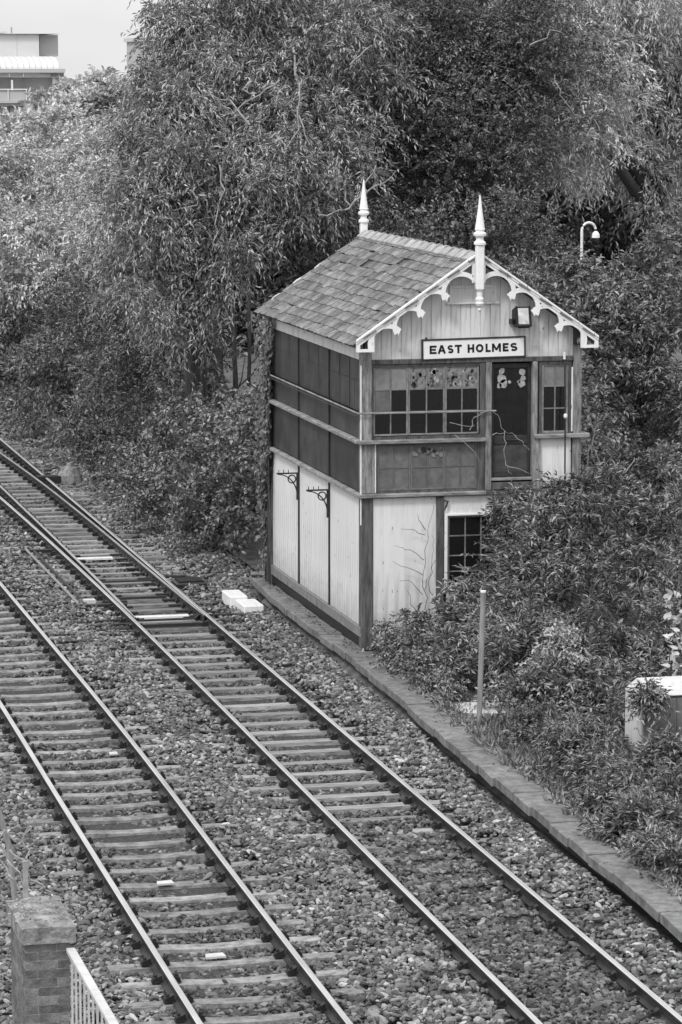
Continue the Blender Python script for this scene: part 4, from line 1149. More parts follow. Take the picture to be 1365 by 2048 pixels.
for a, b in ((-120, -50), (-48, 18), (20.5, 46.5), (48.5, 101), (103.5, 150)): bb('window_band', a, b, 215, 234, M['bld_light'], YB + .1, .3)
bb('floor_slab', -260, 160, 235, 237, M['bld_dark'], YB - .1, 12)

mb_ = thing('office_building', (29.8, 184, 0), 'block with upright slatted cladding glimpsed through the treetop at top left', 'building')
bb('wall', 300, 420, 80, 300, M['bld_mid'], 182, 10)
bb('parapet', 298, 420, 74, 82, M['bld_light'], 181.4, 11)
for k in range(12): bb('fin', 311 + k * 5.2, 313 + k * 5.2, 82.5, 150, M['fin'], 181.5, .4)
bb('string_course', 300, 420, 104, 107, M['bld_light'], 181.3, .3)

# ================================================================== PLANTS
M['willow'] = leafmat('willow_leaf', .33, .65)
M['leaf_dark'] = leafmat('dark_leaf', .15, .7)
M['leaf_mid'] = leafmat('mid_leaf', .21, .7)
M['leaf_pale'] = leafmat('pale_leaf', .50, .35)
M['bindleaf'] = leafmat('bindweed_leaf', .36, .4)
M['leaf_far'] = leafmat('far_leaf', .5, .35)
M['ivy'] = leafmat('ivy_leaf', .13, .6, rough=.35, spec=.5)
M['buddleia'] = leafmat('buddleia_leaf', .20, .8, rough=.38, spec=.5)
M['grass'] = leafmat('grass_blade', .24, .4)
M['drygrass'] = leafmat('dry_stalks', .34, .35)
M['litterleaf'] = leafmat('fallen_leaf', .12, .7)
UP = np.array([0, 0, 1.0])
def unit(a): return a / (np.linalg.norm(a, axis=-1, keepdims=True) + 1e-9)

def leaf_arrays(base, d, nrm, L, W, fold=.25, curl=.2):
    d = unit(d); side = unit(np.cross(d, nrm)); nn = unit(np.cross(side, d))
    L = L[:, None]; W = W[:, None]
    tip = base + d * L - nn * L * curl
    mid = base + d * L * .45
    l = mid + side * W * .5 + nn * W * fold; r = mid - side * W * .5 + nn * W * fold
    return np.stack([base, l, tip, r], 1)      # n,4,3

def mesh_from_quads(name, Q, m, org):
    """each leaf: 4 points, two triangles folded along the midrib"""
    n = len(Q)
    me = bpy.data.meshes.new(name)
    me.vertices.add(n * 4); me.vertices.foreach_set('co', (Q.reshape(-1, 3) - org).astype(np.float32).ravel())
    idx = (np.arange(n)[:, None] * 4 + np.array([0, 1, 2, 0, 2, 3])).ravel().astype(np.int32)
    me.loops.add(n * 6); me.loops.foreach_set('vertex_index', idx)
    me.polygons.add(n * 2); me.polygons.foreach_set('loop_start', np.arange(n * 2, dtype=np.int32) * 3)
    me.update(calc_edges=True); me.materials.append(m)
    return me

NLEAF = [0]
def twig_leaves(start, d, length, droop, nleaf, L, W, rng, spread=.9, jitter=.02):
    """leaves strung along drooping twigs; start,d: (n,3)"""
    n = len(start)
    t = np.linspace(.12, 1, nleaf)[None, :, None]
    ln = length[:, None, None]
    pos = start[:, None, :] + d[:, None, :] * ln * t - UP * (droop[:, None, None] * ln * t ** 2)
    tan = unit(d[:, None, :] - UP * (2 * droop[:, None, None] * t))
    sgn = np.where(np.arange(nleaf) % 2 == 0, 1, -1)[None, :, None]
    side = unit(np.cross(tan, UP + rng.normal(0, .5, (n, 1, 3))))
    ld = unit(tan + side * sgn * spread + rng.normal(0, .35, (n, nleaf, 3)))
    nr = unit(UP + rng.normal(0, .55, (n, nleaf, 3)))
    pos = pos + rng.normal(0, jitter, pos.shape)
    k = n * nleaf
    NLEAF[0] += k
    return leaf_arrays(pos.reshape(k, 3), ld.reshape(k, 3), nr.reshape(k, 3), L * rng.uniform(.6, 1.25, k), W * rng.uniform(.7, 1.2, k))

SPEC = dict(
    willow=dict(m='willow', L=.15, W=.034, tl=(.35, .8), droop=(.25, .9), nl=12, spread=.5),
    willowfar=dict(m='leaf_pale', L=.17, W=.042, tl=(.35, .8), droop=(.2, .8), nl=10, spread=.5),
    broad=dict(m='leaf_dark', L=.105, W=.048, tl=(.2, .42), droop=(.0, .35), nl=9, spread=1.1),
    ash=dict(m='leaf_mid', L=.13, W=.045, tl=(.25, .4), droop=(.1, .5), nl=11, spread=1.2),
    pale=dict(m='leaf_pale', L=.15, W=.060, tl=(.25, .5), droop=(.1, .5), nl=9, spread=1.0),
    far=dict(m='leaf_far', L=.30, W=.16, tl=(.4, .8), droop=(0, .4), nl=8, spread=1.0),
    wood=dict(m='leaf_dark', L=.30, W=.13, tl=(.5, .9), droop=(.2, .6), nl=8, spread=1.0),
    bramble=dict(m='leaf_mid', L=.10, W=.062, tl=(.2, .45), droop=(.1, .7), nl=9, spread=1.1),
    buddleia=dict(m='buddleia', L=.125, W=.034, tl=(.2, .38), droop=(.0, .5), nl=11, spread=1.2),
    weeds=dict(m='leaf_mid', L=.075, W=.040, tl=(.12, .28), droop=(.0, .5), nl=8, spread=1.2),
)
def lobe_twigs(c, r, rng, dens, sp, zmin=-.1):
    """twigs in sub-clumps over the shell of an ellipsoid lobe; c (3,), r (3,)"""
    r = np.array(r if hasattr(r, '__len__') else (r, r, r * .85), float)
    area = 4 * math.pi * (r.prod()) ** (2 / 3)
    nsub = max(6, int(area * .95 / max(.25, r.mean() * .45)))
    dirs = unit(rng.normal(0, 1, (nsub, 3)) + np.array([0, -.25, .25]))
    sub = c + dirs * r * rng.uniform(.55, .98, (nsub, 1))
    srad = r.mean() * .34 * rng.uniform(.6, 1.35, nsub)
    k = max(4, int(area * dens / nsub))
    out = unit(rng.normal(0, .9, (nsub, k, 3)) + dirs[:, None, :] * .7 + UP * .45)
    st = sub[:, None, :] + out * srad[:, None, None] * rng.uniform(.15, .95, (nsub, k, 1))
    st = st.reshape(-1, 3); out = out.reshape(-1, 3)
    ok = st[:, 2] > zmin
    return st[ok], unit(out[ok] + rng.normal(0, .3, out[ok].shape)), sub

def plant(name, label, cat, base, lobes, spec, dens=9, group=None, trunk=None, seed=1, twigs=40, barkm='bark', crown='crown', limb=True, zmin=-.1, lsc=1.0, canes=0):
    """lobes: list of (px, py, Y, radius[, flat]) read off the view; base: foot of the trunk"""
    rng = np.random.default_rng(seed)
    sp = SPEC[spec]
    root = thing(name, base, label, cat, group)
    S, D, subs = [], [], []
    cs = []
    for lb in lobes:
        c = at(lb[0], lb[1], lb[2]); rad = lb[3]
        r3 = (rad, rad, rad * (lb[4] if len(lb) > 4 else .8))
        cs.append(c); r3 = np.array(r3)
        # each lobe is a handful of boughs with gaps between them
        nb = 4 if rad < .5 else (7 if rad < 1.2 else 11)
        bd = []
        while len(bd) < nb:
            v_ = unit(rng.normal(0, 1, 3) + np.array([0, -.25, .15]))
            if all(np.dot(v_, o_) < (.80 if nb > 7 else .7) for o_ in bd) or rng.random() < .02: bd.append(v_)
        for v_ in bd:
            br = rad * rng.uniform(.26, .42) * (1.25 if nb < 7 else 1)
            a, b, s_ = lobe_twigs(c + v_ * r3 * .78, (br * 1.15, br * 1.15, br * .72), rng, dens * 1.15, sp, zmin); S.append(a); D.append(b); subs.append(s_)
    S = np.concatenate(S); D = np.concatenate(D); n = len(S)
    tl = rng.uniform(*sp['tl'], n); dr = rng.uniform(*sp['droop'], n)
    Q = twig_leaves(S, D, tl, dr, sp['nl'], sp['L'] * lsc, sp['W'] * lsc, rng, sp['spread'])
    cm_ = MB()
    if canes:           # long shoots standing out of the mass
        ci = rng.integers(0, len(lobes), canes); C0 = np.array([at(*lobes[i][:3]) for i in ci]); Rr = np.array([lobes[i][3] for i in ci])[:, None]
        dd_ = unit(np.concatenate([rng.normal(0, .55, (canes, 2)), rng.uniform(.5, 1.2, (canes, 1))], 1) - np.array([0, .15, 0]))
        s0 = C0 + dd_ * Rr * .75; ln = rng.uniform(.4, .95, canes) * np.clip(Rr[:, 0] * 1.5, .4, 1.1); dp = rng.uniform(.15, .75, canes)
        Q = np.concatenate([Q, twig_leaves(s0, dd_, ln, dp, 22, sp['L'] * 1.1, sp['W'] * 1.1, rng, 1.3, .008)])
        for i in range(canes):
            cm_.tube([s0[i] - dd_[i] * .3] + [s0[i] + dd_[i] * ln[i] * t - UP * dp[i] * ln[i] * t * t for t in (0, .35, .7, 1)], [.008, .007, .006, .005, .003], 3)
        cm_.build('canes', M['twig'], root)['kind'] = 'stuff'
    lo = Q[:, :, 2].min(1)
    Q = Q[lo > zmin - .12]
    # larger leaves inside each lobe, added to block light and darken the gaps
    for c, lb in zip(cs, lobes):
        rad = lb[3]; k = int(110 * rad ** 2 * dens / 10)
        P = c + unit(rng.normal(0, 1, (k, 3))) * rad * rng.uniform(0, .72, (k, 1)) ** .6 * np.array([1, 1, .8])
        P = P[P[:, 2] > zmin + .1]; k = len(P); NLEAF[0] += k
        Q = np.concatenate([Q, leaf_arrays(P, unit(rng.normal(0, 1, (k, 3)) - UP * .3), unit(rng.normal(0, .6, (k, 3)) + UP), np.full(k, sp['L'] * 1.4), np.full(k, sp['W'] * 1.7))])
    org = np.array(cs).mean(0)
    me = mesh_from_quads(crown, Q, M[sp['m']], org)
    o = place(crown, me, org, root); o['kind'] = 'stuff'
    # woody parts
    mb = MB()
    pick = rng.choice(n, min(twigs, n), replace=False)
    for i in pick:
        p = S[i]; q = p - D[i] * rng.uniform(.4, .9) * tl[i] * 1.8
        e = p + D[i] * tl[i] - UP * dr[i] * tl[i]
        mb.tube([q + UP * .05, p, p + D[i] * tl[i] * .5 - UP * dr[i] * tl[i] * .25, e], [.012, .009, .006, .003], 3)
    if mb.v: mb.build('twigs', M['twig'], root)['kind'] = 'stuff'
    if trunk:
        b = np.array(base, float); top = at(*trunk[0]); r0, r1 = trunk[1]
        mid = (b + top) / 2 + np.array([rng.uniform(-.15, .15), rng.uniform(-.1, .1), 0])
        MB().tube([b - UP * .3, b + (mid - b) * .1, mid, top], [r0 * 1.25, r0, (r0 + r1) / 2, r1], 10).build('trunk', M[barkm], root, smooth=True)
        if limb:
            for c in cs:
                s0 = top + (b - top) * rng.uniform(0, .3)
                m_ = (s0 + c) / 2 + np.array([0, 0, np.linalg.norm(c - s0) * .12])
                MB().tube([s0, m_, c], [r1 * .6, r1 * .42, r1 * .18], 6).build('limb', M[barkm], root, smooth=True)
    return root

T = 'trees behind the signal box'
# far-off woodland closing the view
plant('woodland', 'dim wall of distant trees closing the view behind everything', 'woodland', (10, 62, 0),
      [(x, y, 56 + (i * 7) % 11, 4.2) for i, (x, y) in enumerate([(420, 330), (560, 180), (560, 480), (700, 60), (700, 330), (700, 560), (850, 180), (850, 450), (1000, 60), (1000, 330), (1000, 560), (1150, 180), (1150, 450), (1300, 60), (1300, 330), (1300, 560), (1420, 200), (1430, 450), (440, 560), (300, 560), (1200, 700), (1380, 700), (560, 700)])],
      'wood', 3.2, seed=2, twigs=10)['kind'] = 'stuff'
# willows
plant('willow_tree', 'tall willow left of the roof with drooping sprays and a dark trunk', 'tree', tuple(at(402, 1050, 17) * np.array([1, 1, 0])),
      [(470, 40, 18, 1.8), (600, 60, 18, 2.3), (390, 120, 18, 1.0), (290, 165, 17, .45), (330, 215, 17, .8), (345, 60, 18, .4), (640, 200, 17, 1.9), (470, 230, 16.5, 2.0), (360, 290, 16, 1.4), (540, 390, 15, 1.5), (400, 400, 15.5, 1.7), (640, 360, 15.5, 1.25), (320, 420, 16, 1.3), (690, 110, 19, 2.0), (395, 610, 15.6, .6, 1.3), (345, 620, 16, .75, 1.2), (440, 500, 15, 1.0, 1.0), (300, 540, 16, .9, 1.0)],
      'willow', 16, T, ((392, 520, 17), (.30, .2)), 3, 260)
plant('willow_tree', 'tall leafy tree rising straight behind the signal box roof', 'tree', (9.2, 20, 0),
      [(820, 30, 21, 2.3), (950, 90, 19, 2.2), (850, 210, 19, 2.0), (760, 290, 18, 1.4), (990, 240, 17, 1.7), (915, 330, 17, 1.5), (1060, 130, 18, 1.8), (840, 400, 18, 1.0), (720, 410, 18, .8), (1010, 370, 16.5, 1.1)],
      'broad', 17, T, ((925, 370, 19), (.34, .24)), 4, 120)
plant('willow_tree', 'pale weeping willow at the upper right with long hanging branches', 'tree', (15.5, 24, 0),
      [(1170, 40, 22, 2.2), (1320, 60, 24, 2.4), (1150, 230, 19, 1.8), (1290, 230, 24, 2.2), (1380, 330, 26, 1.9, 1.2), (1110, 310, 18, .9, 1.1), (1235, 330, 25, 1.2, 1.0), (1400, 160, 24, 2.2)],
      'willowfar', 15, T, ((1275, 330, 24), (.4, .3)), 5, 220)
plant('shrub', 'dark leafy undergrowth between the two finials behind the slate roof', 'shrub', (8.5, 14, 0),
      [(620, 520, 16, 1.1), (780, 470, 15, 1.0), (880, 480, 14, .9), (1000, 480, 14, 1.3), (1080, 560, 13, 1.1), (690, 560, 15, .9)], 'broad', 13, None, None, 6, 30)
# right hand trees
plant('ash_tree', 'bushy small tree with feathery leaves to the right of the signal box', 'tree', tuple(at(1272, 915, 8) * np.array([1, 1, 0])),
      [(1110, 600, 8.5, .75), (1190, 620, 7.5, .85), (1060, 560, 10, .4), (1150, 545, 9, .36), (1205, 550, 8.5, .42), (1265, 610, 8, .6), (1270, 860, 8.5, .4, .6), (1340, 850, 9, .5, .6), (1325, 540, 9, .95), (1370, 455, 10, .85), (1230, 650, 7.5, 1.05), (1330, 640, 8, 1.1), (1200, 740, 7, .85), (1300, 740, 7.5, .9), (1370, 800, 7, .7, .7), (1200, 840, 7, .55, .7)],
      'ash', 21, None, ((1262, 790, 8), (.13, .09)), 7, 60)
MB().tube([at(1270, 905, 8), at(1290, 895, 7.6), at(1315, 878, 7.4), at(1365, 882, 7.2), at(1400, 890, 7)], [.07, .06, .05, .045, .03], 7).build('limb', M['bark'], bpy.data.objects['ash_tree'], smooth=True)
# left hand belt of trees, nearer to further
LB = [
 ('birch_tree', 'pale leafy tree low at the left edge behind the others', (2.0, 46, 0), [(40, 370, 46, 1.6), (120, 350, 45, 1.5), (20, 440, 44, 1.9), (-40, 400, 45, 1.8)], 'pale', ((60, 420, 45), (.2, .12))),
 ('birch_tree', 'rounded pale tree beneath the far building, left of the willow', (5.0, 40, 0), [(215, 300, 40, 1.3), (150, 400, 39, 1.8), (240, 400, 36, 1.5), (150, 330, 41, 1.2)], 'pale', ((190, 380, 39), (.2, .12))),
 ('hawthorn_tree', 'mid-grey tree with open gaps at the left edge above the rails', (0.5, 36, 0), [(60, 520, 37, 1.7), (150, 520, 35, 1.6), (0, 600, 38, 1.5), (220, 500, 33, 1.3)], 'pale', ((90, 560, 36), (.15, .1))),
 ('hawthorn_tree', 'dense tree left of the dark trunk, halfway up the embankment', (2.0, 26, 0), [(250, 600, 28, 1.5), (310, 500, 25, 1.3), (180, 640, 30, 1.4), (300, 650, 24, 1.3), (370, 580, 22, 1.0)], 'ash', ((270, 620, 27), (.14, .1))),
]
for i, (n, l, b, lb, s, tr) in enumerate(LB): plant(n, l, 'tree', b, lb, s, 15, 'trees along the left of the line', tr, 20 + i, 60)
# shrubs along the ballast edge
SB = [
 ('low shrub at the far left where the rails leave the picture', (0.2, 38, 0), [(20, 720, 38, 1.3), (90, 700, 36, 1.2), (40, 790, 37, .9)], 'ash'),
 ('wide shrub on the left bank between the pale trees and the rails', (.5, 32, 0), [(150, 740, 32, 1.4), (120, 810, 32, 1.0), (210, 790, 28, 1.1), (60, 830, 35, .6), (170, 860, 29, .6)], 'ash'),
 ('dark shrub at the foot of the willow trunk', (1.2, 22, 0), [(290, 750, 24, 1.3), (360, 700, 20, 1.1), (250, 840, 25, .9), (320, 830, 21, 1.0), (390, 780, 19, .9), (200, 900, 25, .5), (260, 910, 22, .6)], 'broad'),
 ('round-leaved bush beside the ballast, left of the signal box', (1.0, 15, 0), [(345, 860, 16, .85), (410, 850, 14.5, .95), (290, 950, 18, .7), (340, 950, 15.5, .8), (400, 940, 14, .9), (300, 1010, 16, .4)], 'bramble'),
 ('bramble clump reaching the ballast near the back corner of the box', (.9, 11.5, 0), [(480, 850, 12.5, .8), (520, 850, 11, .7), (470, 940, 12, .85), (520, 950, 10.5, .75), (430, 1010, 12.5, .7), (490, 1020, 10.6, .65), (400, 1040, 13, .4), (450, 1060, 12, .35)], 'bramble'),
]
for i, (l, b, lb, s) in enumerate(SB): plant('shrub', l, 'shrub', b, lb, s, 19, 'shrubs along the edge of the ballast', None, 40 + i, 60, canes=40)
# thin trunks in the gap between willow and box
for i, (xt, yt, xb, Y, r) in enumerate([(432, 540, 436, 22, .13), (462, 560, 470, 24, .08), (498, 520, 492, 27, .06), (410, 540, 405, 19, .16)]):
    a, b = at(xt, yt, Y), at(xb, 800, Y); b[2] = -.2; b[0] = b[0] + (b[0] - a[0]) * .1
    o = thing('bare_tree', b, None, None)
    MB().tube([b, (a + b) / 2 + np.array([.06, 0, 0]), a, a + (a - b) * .4], [r, r * .8, r * .7, r * .4], 8).build('trunk', M['bark'], o)
    for k in range(5):
        q = b + (a - b) * random.uniform(.3, 1.0); e = q + np.array([random.uniform(-.9, .9), random.uniform(-.3, .3), random.uniform(.5, 1.2)])
        MB().tube([q, (q + e) / 2 + np.array([.05, 0, -.08]), e], [r * .3, r * .22, r * .1], 5).build('limb', M['bark'], o)
    tag(o, ['thick bare trunk next to the main willow trunk', 'slim straight trunk second from the willow', 'thinnest dark trunk close to the left eave of the signal box', 'leaning trunk just right of the willow\'s own'][i], 'tree', 'bare trunks between willow and signal box')
# distant treetops by the far building
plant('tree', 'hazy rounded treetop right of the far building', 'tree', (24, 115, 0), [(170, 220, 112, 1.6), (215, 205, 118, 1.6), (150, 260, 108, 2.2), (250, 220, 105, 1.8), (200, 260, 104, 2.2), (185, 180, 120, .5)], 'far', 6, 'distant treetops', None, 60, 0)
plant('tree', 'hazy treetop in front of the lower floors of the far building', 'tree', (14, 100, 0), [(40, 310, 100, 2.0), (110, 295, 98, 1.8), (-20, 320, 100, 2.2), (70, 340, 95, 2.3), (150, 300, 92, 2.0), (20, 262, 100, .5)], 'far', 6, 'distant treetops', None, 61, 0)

# ---- ivy up the back corner of the signal box
rng = np.random.default_rng(70)
n = 3000
zz = rng.uniform(-.1, 5.05, n)
wid = np.interp(zz, [0, 1.4, 2.3, 3.5, 4.6, 5.05], [.05, .10, .42, .50, .62, .75])
prob = np.interp(zz, [0, 1.2, 2.2, 2.6], [.12, .2, .9, 1])
ok = rng.uniform(0, 1, n) < prob; zz, wid = zz[ok], wid[ok]; n = len(zz)
sidepick = rng.uniform(0, 1, n)
yy = 7.42 - wid * rng.uniform(0, 1, n) ** .8 * (sidepick < .75)
xx = np.where(sidepick < .75, -.05 - rng.gamma(2, .035, n), rng.uniform(-.25, .12, n))
yy = np.where(sidepick < .75, yy, 7.45 + rng.uniform(0, .2, n))
B = np.stack([xx, yy + .05, zz], 1)
d = unit(np.stack([rng.normal(-.3, .3, n), rng.normal(0, .4, n), rng.normal(-.9, .3, n)], 1)); nr = unit(np.stack([rng.normal(-.9, .3, n), rng.normal(-.5, .4, n), rng.normal(.5, .3, n)], 1))
iv = thing('ivy', (0, 7.4, 0), 'ivy climbing the back corner of the signal box up to the eaves', 'ivy')
Q = leaf_arrays(B, d, nr, rng.uniform(.06, .11, n), rng.uniform(.055, .09, n), .15, .1)
o = place('leaves', mesh_from_quads('leaves', Q, M['ivy'], B.mean(0)), B.mean(0), iv); o['kind'] = 'stuff'
mb = MB()
for k in range(5):
    y0 = 7.4 - .1 * k; p = [(-.07 - .01 * k, y0 + .08 * math.sin(z * 1.7 + k), z) for z in np.arange(-.1, 4.9, .5)]
    mb.tube(p, .012, 4)
mb.build('stems', M['bark'], iv)

def cover(name, label, cat, pts, L, W, m, seed, up=.9, n_per=7, spread=.5, curl=.3):
    rng = np.random.default_rng(seed)
    P = np.repeat(pts, n_per, 0) + np.concatenate([rng.normal(0, .05, (len(pts) * n_per, 2)), np.zeros((len(pts) * n_per, 1))], 1)
    n = len(P); d = unit(np.concatenate([rng.normal(0, spread, (n, 2)), np.full((n, 1), up)], 1)); nr = unit(rng.normal(0, 1, (n, 3)))
    NLEAF[0] += n
    Q = leaf_arrays(P, d, nr, L * rng.uniform(.5, 1.3, n), W * rng.uniform(.7, 1.2, n), .1, curl)
    o = place(name, mesh_from_quads(name, Q, M[m], P.mean(0)), P.mean(0)); return tag(o, label, cat, kind='stuff')

# ---- front right: buddleia and brambles against the box and path
plant('buddleia_bush', 'large buddleia bush leaning over the front right corner of the signal box', 'bush', (2.9, -1.4, 0),
      [(1085, 1075, -1.3, .72), (1040, 1115, -1.3, .5), (1170, 1050, -1.0, .75), (1050, 1180, -1.8, .75), (985, 1180, -1.3, .4), (1150, 1170, -2.2, .85), (1110, 1000, -.75, .26), (1035, 1030, -.7, .32), (1210, 990, .2, .45), (930, 1215, -1.6, .36), (1160, 985, -.6, .2)],
      'buddleia', 25, 'bushes in front of the signal box', None, 80, 90, canes=70)
plant('buddleia_bush', 'dark bush at the right edge in front of the small ash tree', 'bush', (5.5, -1.0, 0),
      [(1260, 1060, .3, .8), (1350, 1060, .2, .8), (1260, 1170, -1.8, .85), (1350, 1180, -2, .85), (1300, 960, 2.2, .5, .6), (1390, 980, 2, .6, .6), (1240, 950, 2.2, .4, .7)],
      'buddleia', 23, 'bushes in front of the signal box', None, 81, 90, canes=60)
plant('buddleia_bush', 'bush behind the grey post with small shining pale leaves in the middle', 'bush', (2.0, -4.6, 0),
      [(1060, 1290, -4.2, .68), (1160, 1300, -4.3, .75), (1000, 1330, -4.2, .5), (1090, 1390, -5.5, .5), (1180, 1390, -5.8, .55), (930, 1290, -3.2, .45), (1000, 1240, -3.0, .5)],
      'buddleia', 25, 'bushes in front of the signal box', None, 82, 60, canes=40)
plant('bramble_bush', 'dark bramble mass behind the pale cabinet at the right edge', 'bush', (4.2, -5, 0),
      [(1270, 1290, -4.4, .8), (1360, 1290, -4.6, .8), (1260, 1390, -6.2, .6), (1360, 1400, -6.4, .7), (1220, 1450, -7.6, .4)],
      'buddleia', 23, 'bushes in front of the signal box', None, 83, 50, canes=40)
plant('low_bush', 'low leafy growth at the near corner post of the signal box', 'bush', (.8, -1.3, 0),
      [(880, 1240, -1.2, .42), (830, 1265, -1.2, .34), (785, 1290, -1.1, .22), (870, 1310, -2.4, .42), (810, 1320, -2.2, .28), (900, 1350, -3.6, .38), (850, 1345, -3.3, .26), (765, 1270, -.5, .12)],
      'weeds', 40, 'bushes in front of the signal box', None, 84, 30, canes=26)
plant('low_bush', 'low scrub between the grey post and the path edge', 'bush', (1.1, -6, 0),
      [(1010, 1400, -5.6, .26), (910, 1400, -4.9, .2), (1060, 1440, -7, .28), (1120, 1440, -7.2, .36), (1040, 1490, -8.3, .2, .5), (880, 1370, -4.2, .16)],
      'weeds', 40, 'bushes in front of the signal box', None, 85, 20, canes=16)
plant('bramble_bush', 'bramble patch spreading beside the path below the cabinet', 'bush', (1.0, -10.5, 0),
      [(1150, 1500, -8.8, .38), (1210, 1530, -9.9, .36), (1110, 1540, -9.2, .24), (1250, 1590, -11.2, .34), (1180, 1580, -10.4, .22), (1320, 1610, -11.6, .42), (1260, 1660, -12.6, .26), (1340, 1690, -13.2, .34), (1200, 1640, -11.8, .2), (1400, 1640, -12, .4), (1150, 1600, -10.6, .2), (1280, 1700, -13.4, .24), (1360, 1750, -14.6, .28), (1300, 1640, -12.2, .3), (1190, 1490, -8.9, .3), (1230, 1650, -12, .2), (1090, 1490, -8.4, .22), (1160, 1540, -9.6, .3),  (1360, 1620, -12, .4), (1250, 1560, -10.7, .34), (1350, 1700, -13.6, .36), (1310, 1720, -14.2, .24), (1220, 1600, -12.6, .24), (1250, 1600, -12.9, .3), (1330, 1600, -13, .32), (1195, 1590, -12.5, .22), (1290, 1650, -14.4, .26), (1350, 1660, -14.6, .3), (1235, 1655, -14.2, .18), (1310, 1700, -15.6, .2), (1362, 1730, -16.3, .24), (1170, 1550, -11.4, .2), (1140, 1505, -10.1, .2), (1200, 1560, -11.6, .2), (1300, 1585, -12.3, .22), (1365, 1580, -12.4, .24), (1270, 1625, -13.6, .22)],
      'buddleia', 27, 'bushes in front of the signal box', None, 86, 40, canes=40, lsc=.85)
plant('bramble_bush', 'sprays of bramble hanging over the cabinet doors', 'bush', (1.9, -11, 0),
      [(1300, 1525, -11.3, .2), (1350, 1515, -11.3, .2), (1390, 1510, -11.4, .24), (1300, 1400, -10.75, .05)],
      'buddleia', 15, 'bushes in front of the signal box', None, 87, 30, canes=14, lsc=.85)

plant('bramble_bush', 'undergrowth beneath the small ash tree behind the box corner', 'bush', (8, 4, 0),
      [(1190, 900, 5, .45, .7), (1250, 950, 4, .5, .6), (1330, 960, 4, .5, .6), (1185, 860, 6, .4, .8), (1380, 930, 6, .5, .6), (1220, 900, 9, .5, .6)], 'bramble', 26, 'bushes in front of the signal box', None, 88, 30, canes=30)
cover('weeds', 'ragged weeds overgrowing the outer half of the stone path', 'weeds', np.stack([path_x(np.linspace(-18, -.5, 260)) + .5 + np.random.default_rng(4).normal(.02, .06, 260), np.linspace(-18, -.5, 260), np.full(260, -.11)], 1), .12, .032, 'leaf_mid', 102, .6, 8, .9)
SPEC['bind'] = dict(m='bindleaf', L=.060, W=.052, tl=(.15, .3), droop=(.1, .6), nl=9, spread=1.2)
plant('bindweed', 'patch of small pale heart-shaped leaves scrambling over the dark bush behind the post', 'climber', (1.9, -5.2, 0),
      [(1120, 1290, -5.0, .26), (1090, 1335, -5.2, .22), (1150, 1330, -5.3, .2), (1070, 1370, -5.5, .14)], 'bind', 10, None, None, 89, 12)
# ---- climber with large pale leaves at the right edge: leaves one by one
cl = thing('climbing_plant', at(1345, 1330, -6.9), 'tall climber with large heart-shaped pale leaves at the right edge above the cabinet', 'climber')
MB().tube([at(1338, 1400, -6.8), at(1340, 1290, -6.9), at(1348, 1210, -6.9), at(1362, 1150, -6.9)], [.014, .012, .01, .006], 5).build('stem', M['twig'], cl)
LF = []
for k in range(3):
    L = .16; pts = [(0, 0, 0), (.05, -.06, .01), (.09, -.03, .015), (.085, .05, .01), (.05, .11, 0), (0, .19, -.02), (-.05, .11, 0), (-.085, .05, .01), (-.09, -.03, .015), (-.05, -.06, .01)]
    me = bpy.data.meshes.new('leaf'); me.from_pydata([(x * (.55 + .06 * k), y * .6, z * (1 + k)) for x, y, z in pts], [], [(0, i, i + 1) for i in range(1, 9)]); me.materials.append(M['leaf_pale']); LF.append(me)
for i in range(54):
    t = random.random(); px = 1338 + 24 * t + random.uniform(-24, 24); py = 1380 - 215 * t + random.uniform(-12, 12)
    place('leaf', random.choice(LF), at(px, py, -6.95 + random.uniform(-.15, .15)), cl, (random.uniform(.3, 1.3), random.uniform(-.5, .5), random.uniform(-2.8, 3.1)))

# ---- bare stems
def stems(name, label, paths, m, r=.008, cat='stems'):
    root = thing(name, at(*paths[0][0]), label, cat)
    rg = np.random.default_rng(len(label))
    for p in paths:
        P = [at(*q) for q in p]; F = []
        for a_, b_ in zip(P[:-1], P[1:]):       # kinks and bends between the measured points
            ln = np.linalg.norm(b_ - a_)
            F += [a_, a_ + (b_ - a_) * .35 + rg.normal(0, ln * .07, 3), a_ + (b_ - a_) * .7 + rg.normal(0, ln * .07, 3)]
        F.append(P[-1])
        MB().tube(F, list(np.linspace(r, r * .4, len(F))), 5).build('stem', m, root)
    return root
stems('bare_creeper', 'bare creeper stems against the white boards left of the lower window', [
    [(850, 1220, -.15), (846, 1160, -.12), (850, 1100, -.10), (858, 1050, -.1), (868, 1010, -.12)],
    [(850, 1180, -.12), (862, 1150, -.1), (868, 1100, -.1), (864, 1070, -.1)],
    [(848, 1120, -.1), (830, 1105, -.12), (806, 1095, -.14), (788, 1092, -.1)],
    [(852, 1060, -.1), (838, 1040, -.12), (836, 1028, -.1)], [(850, 1070, -.1), (830, 1060, -.1), (802, 1058, -.12)],
    [(846, 1150, -.1), (815, 1135, -.12), (785, 1122, -.1)], [(846, 1190, -.12), (825, 1165, -.12), (800, 1160, -.1)],
    [(835, 1225, -.2), (822, 1200, -.15), (815, 1180, -.14)], [(866, 1190, -.15), (858, 1160, -.14), (872, 1120, -.12), (880, 1075, -.1)]], M['twig'], .007, 'creeper')
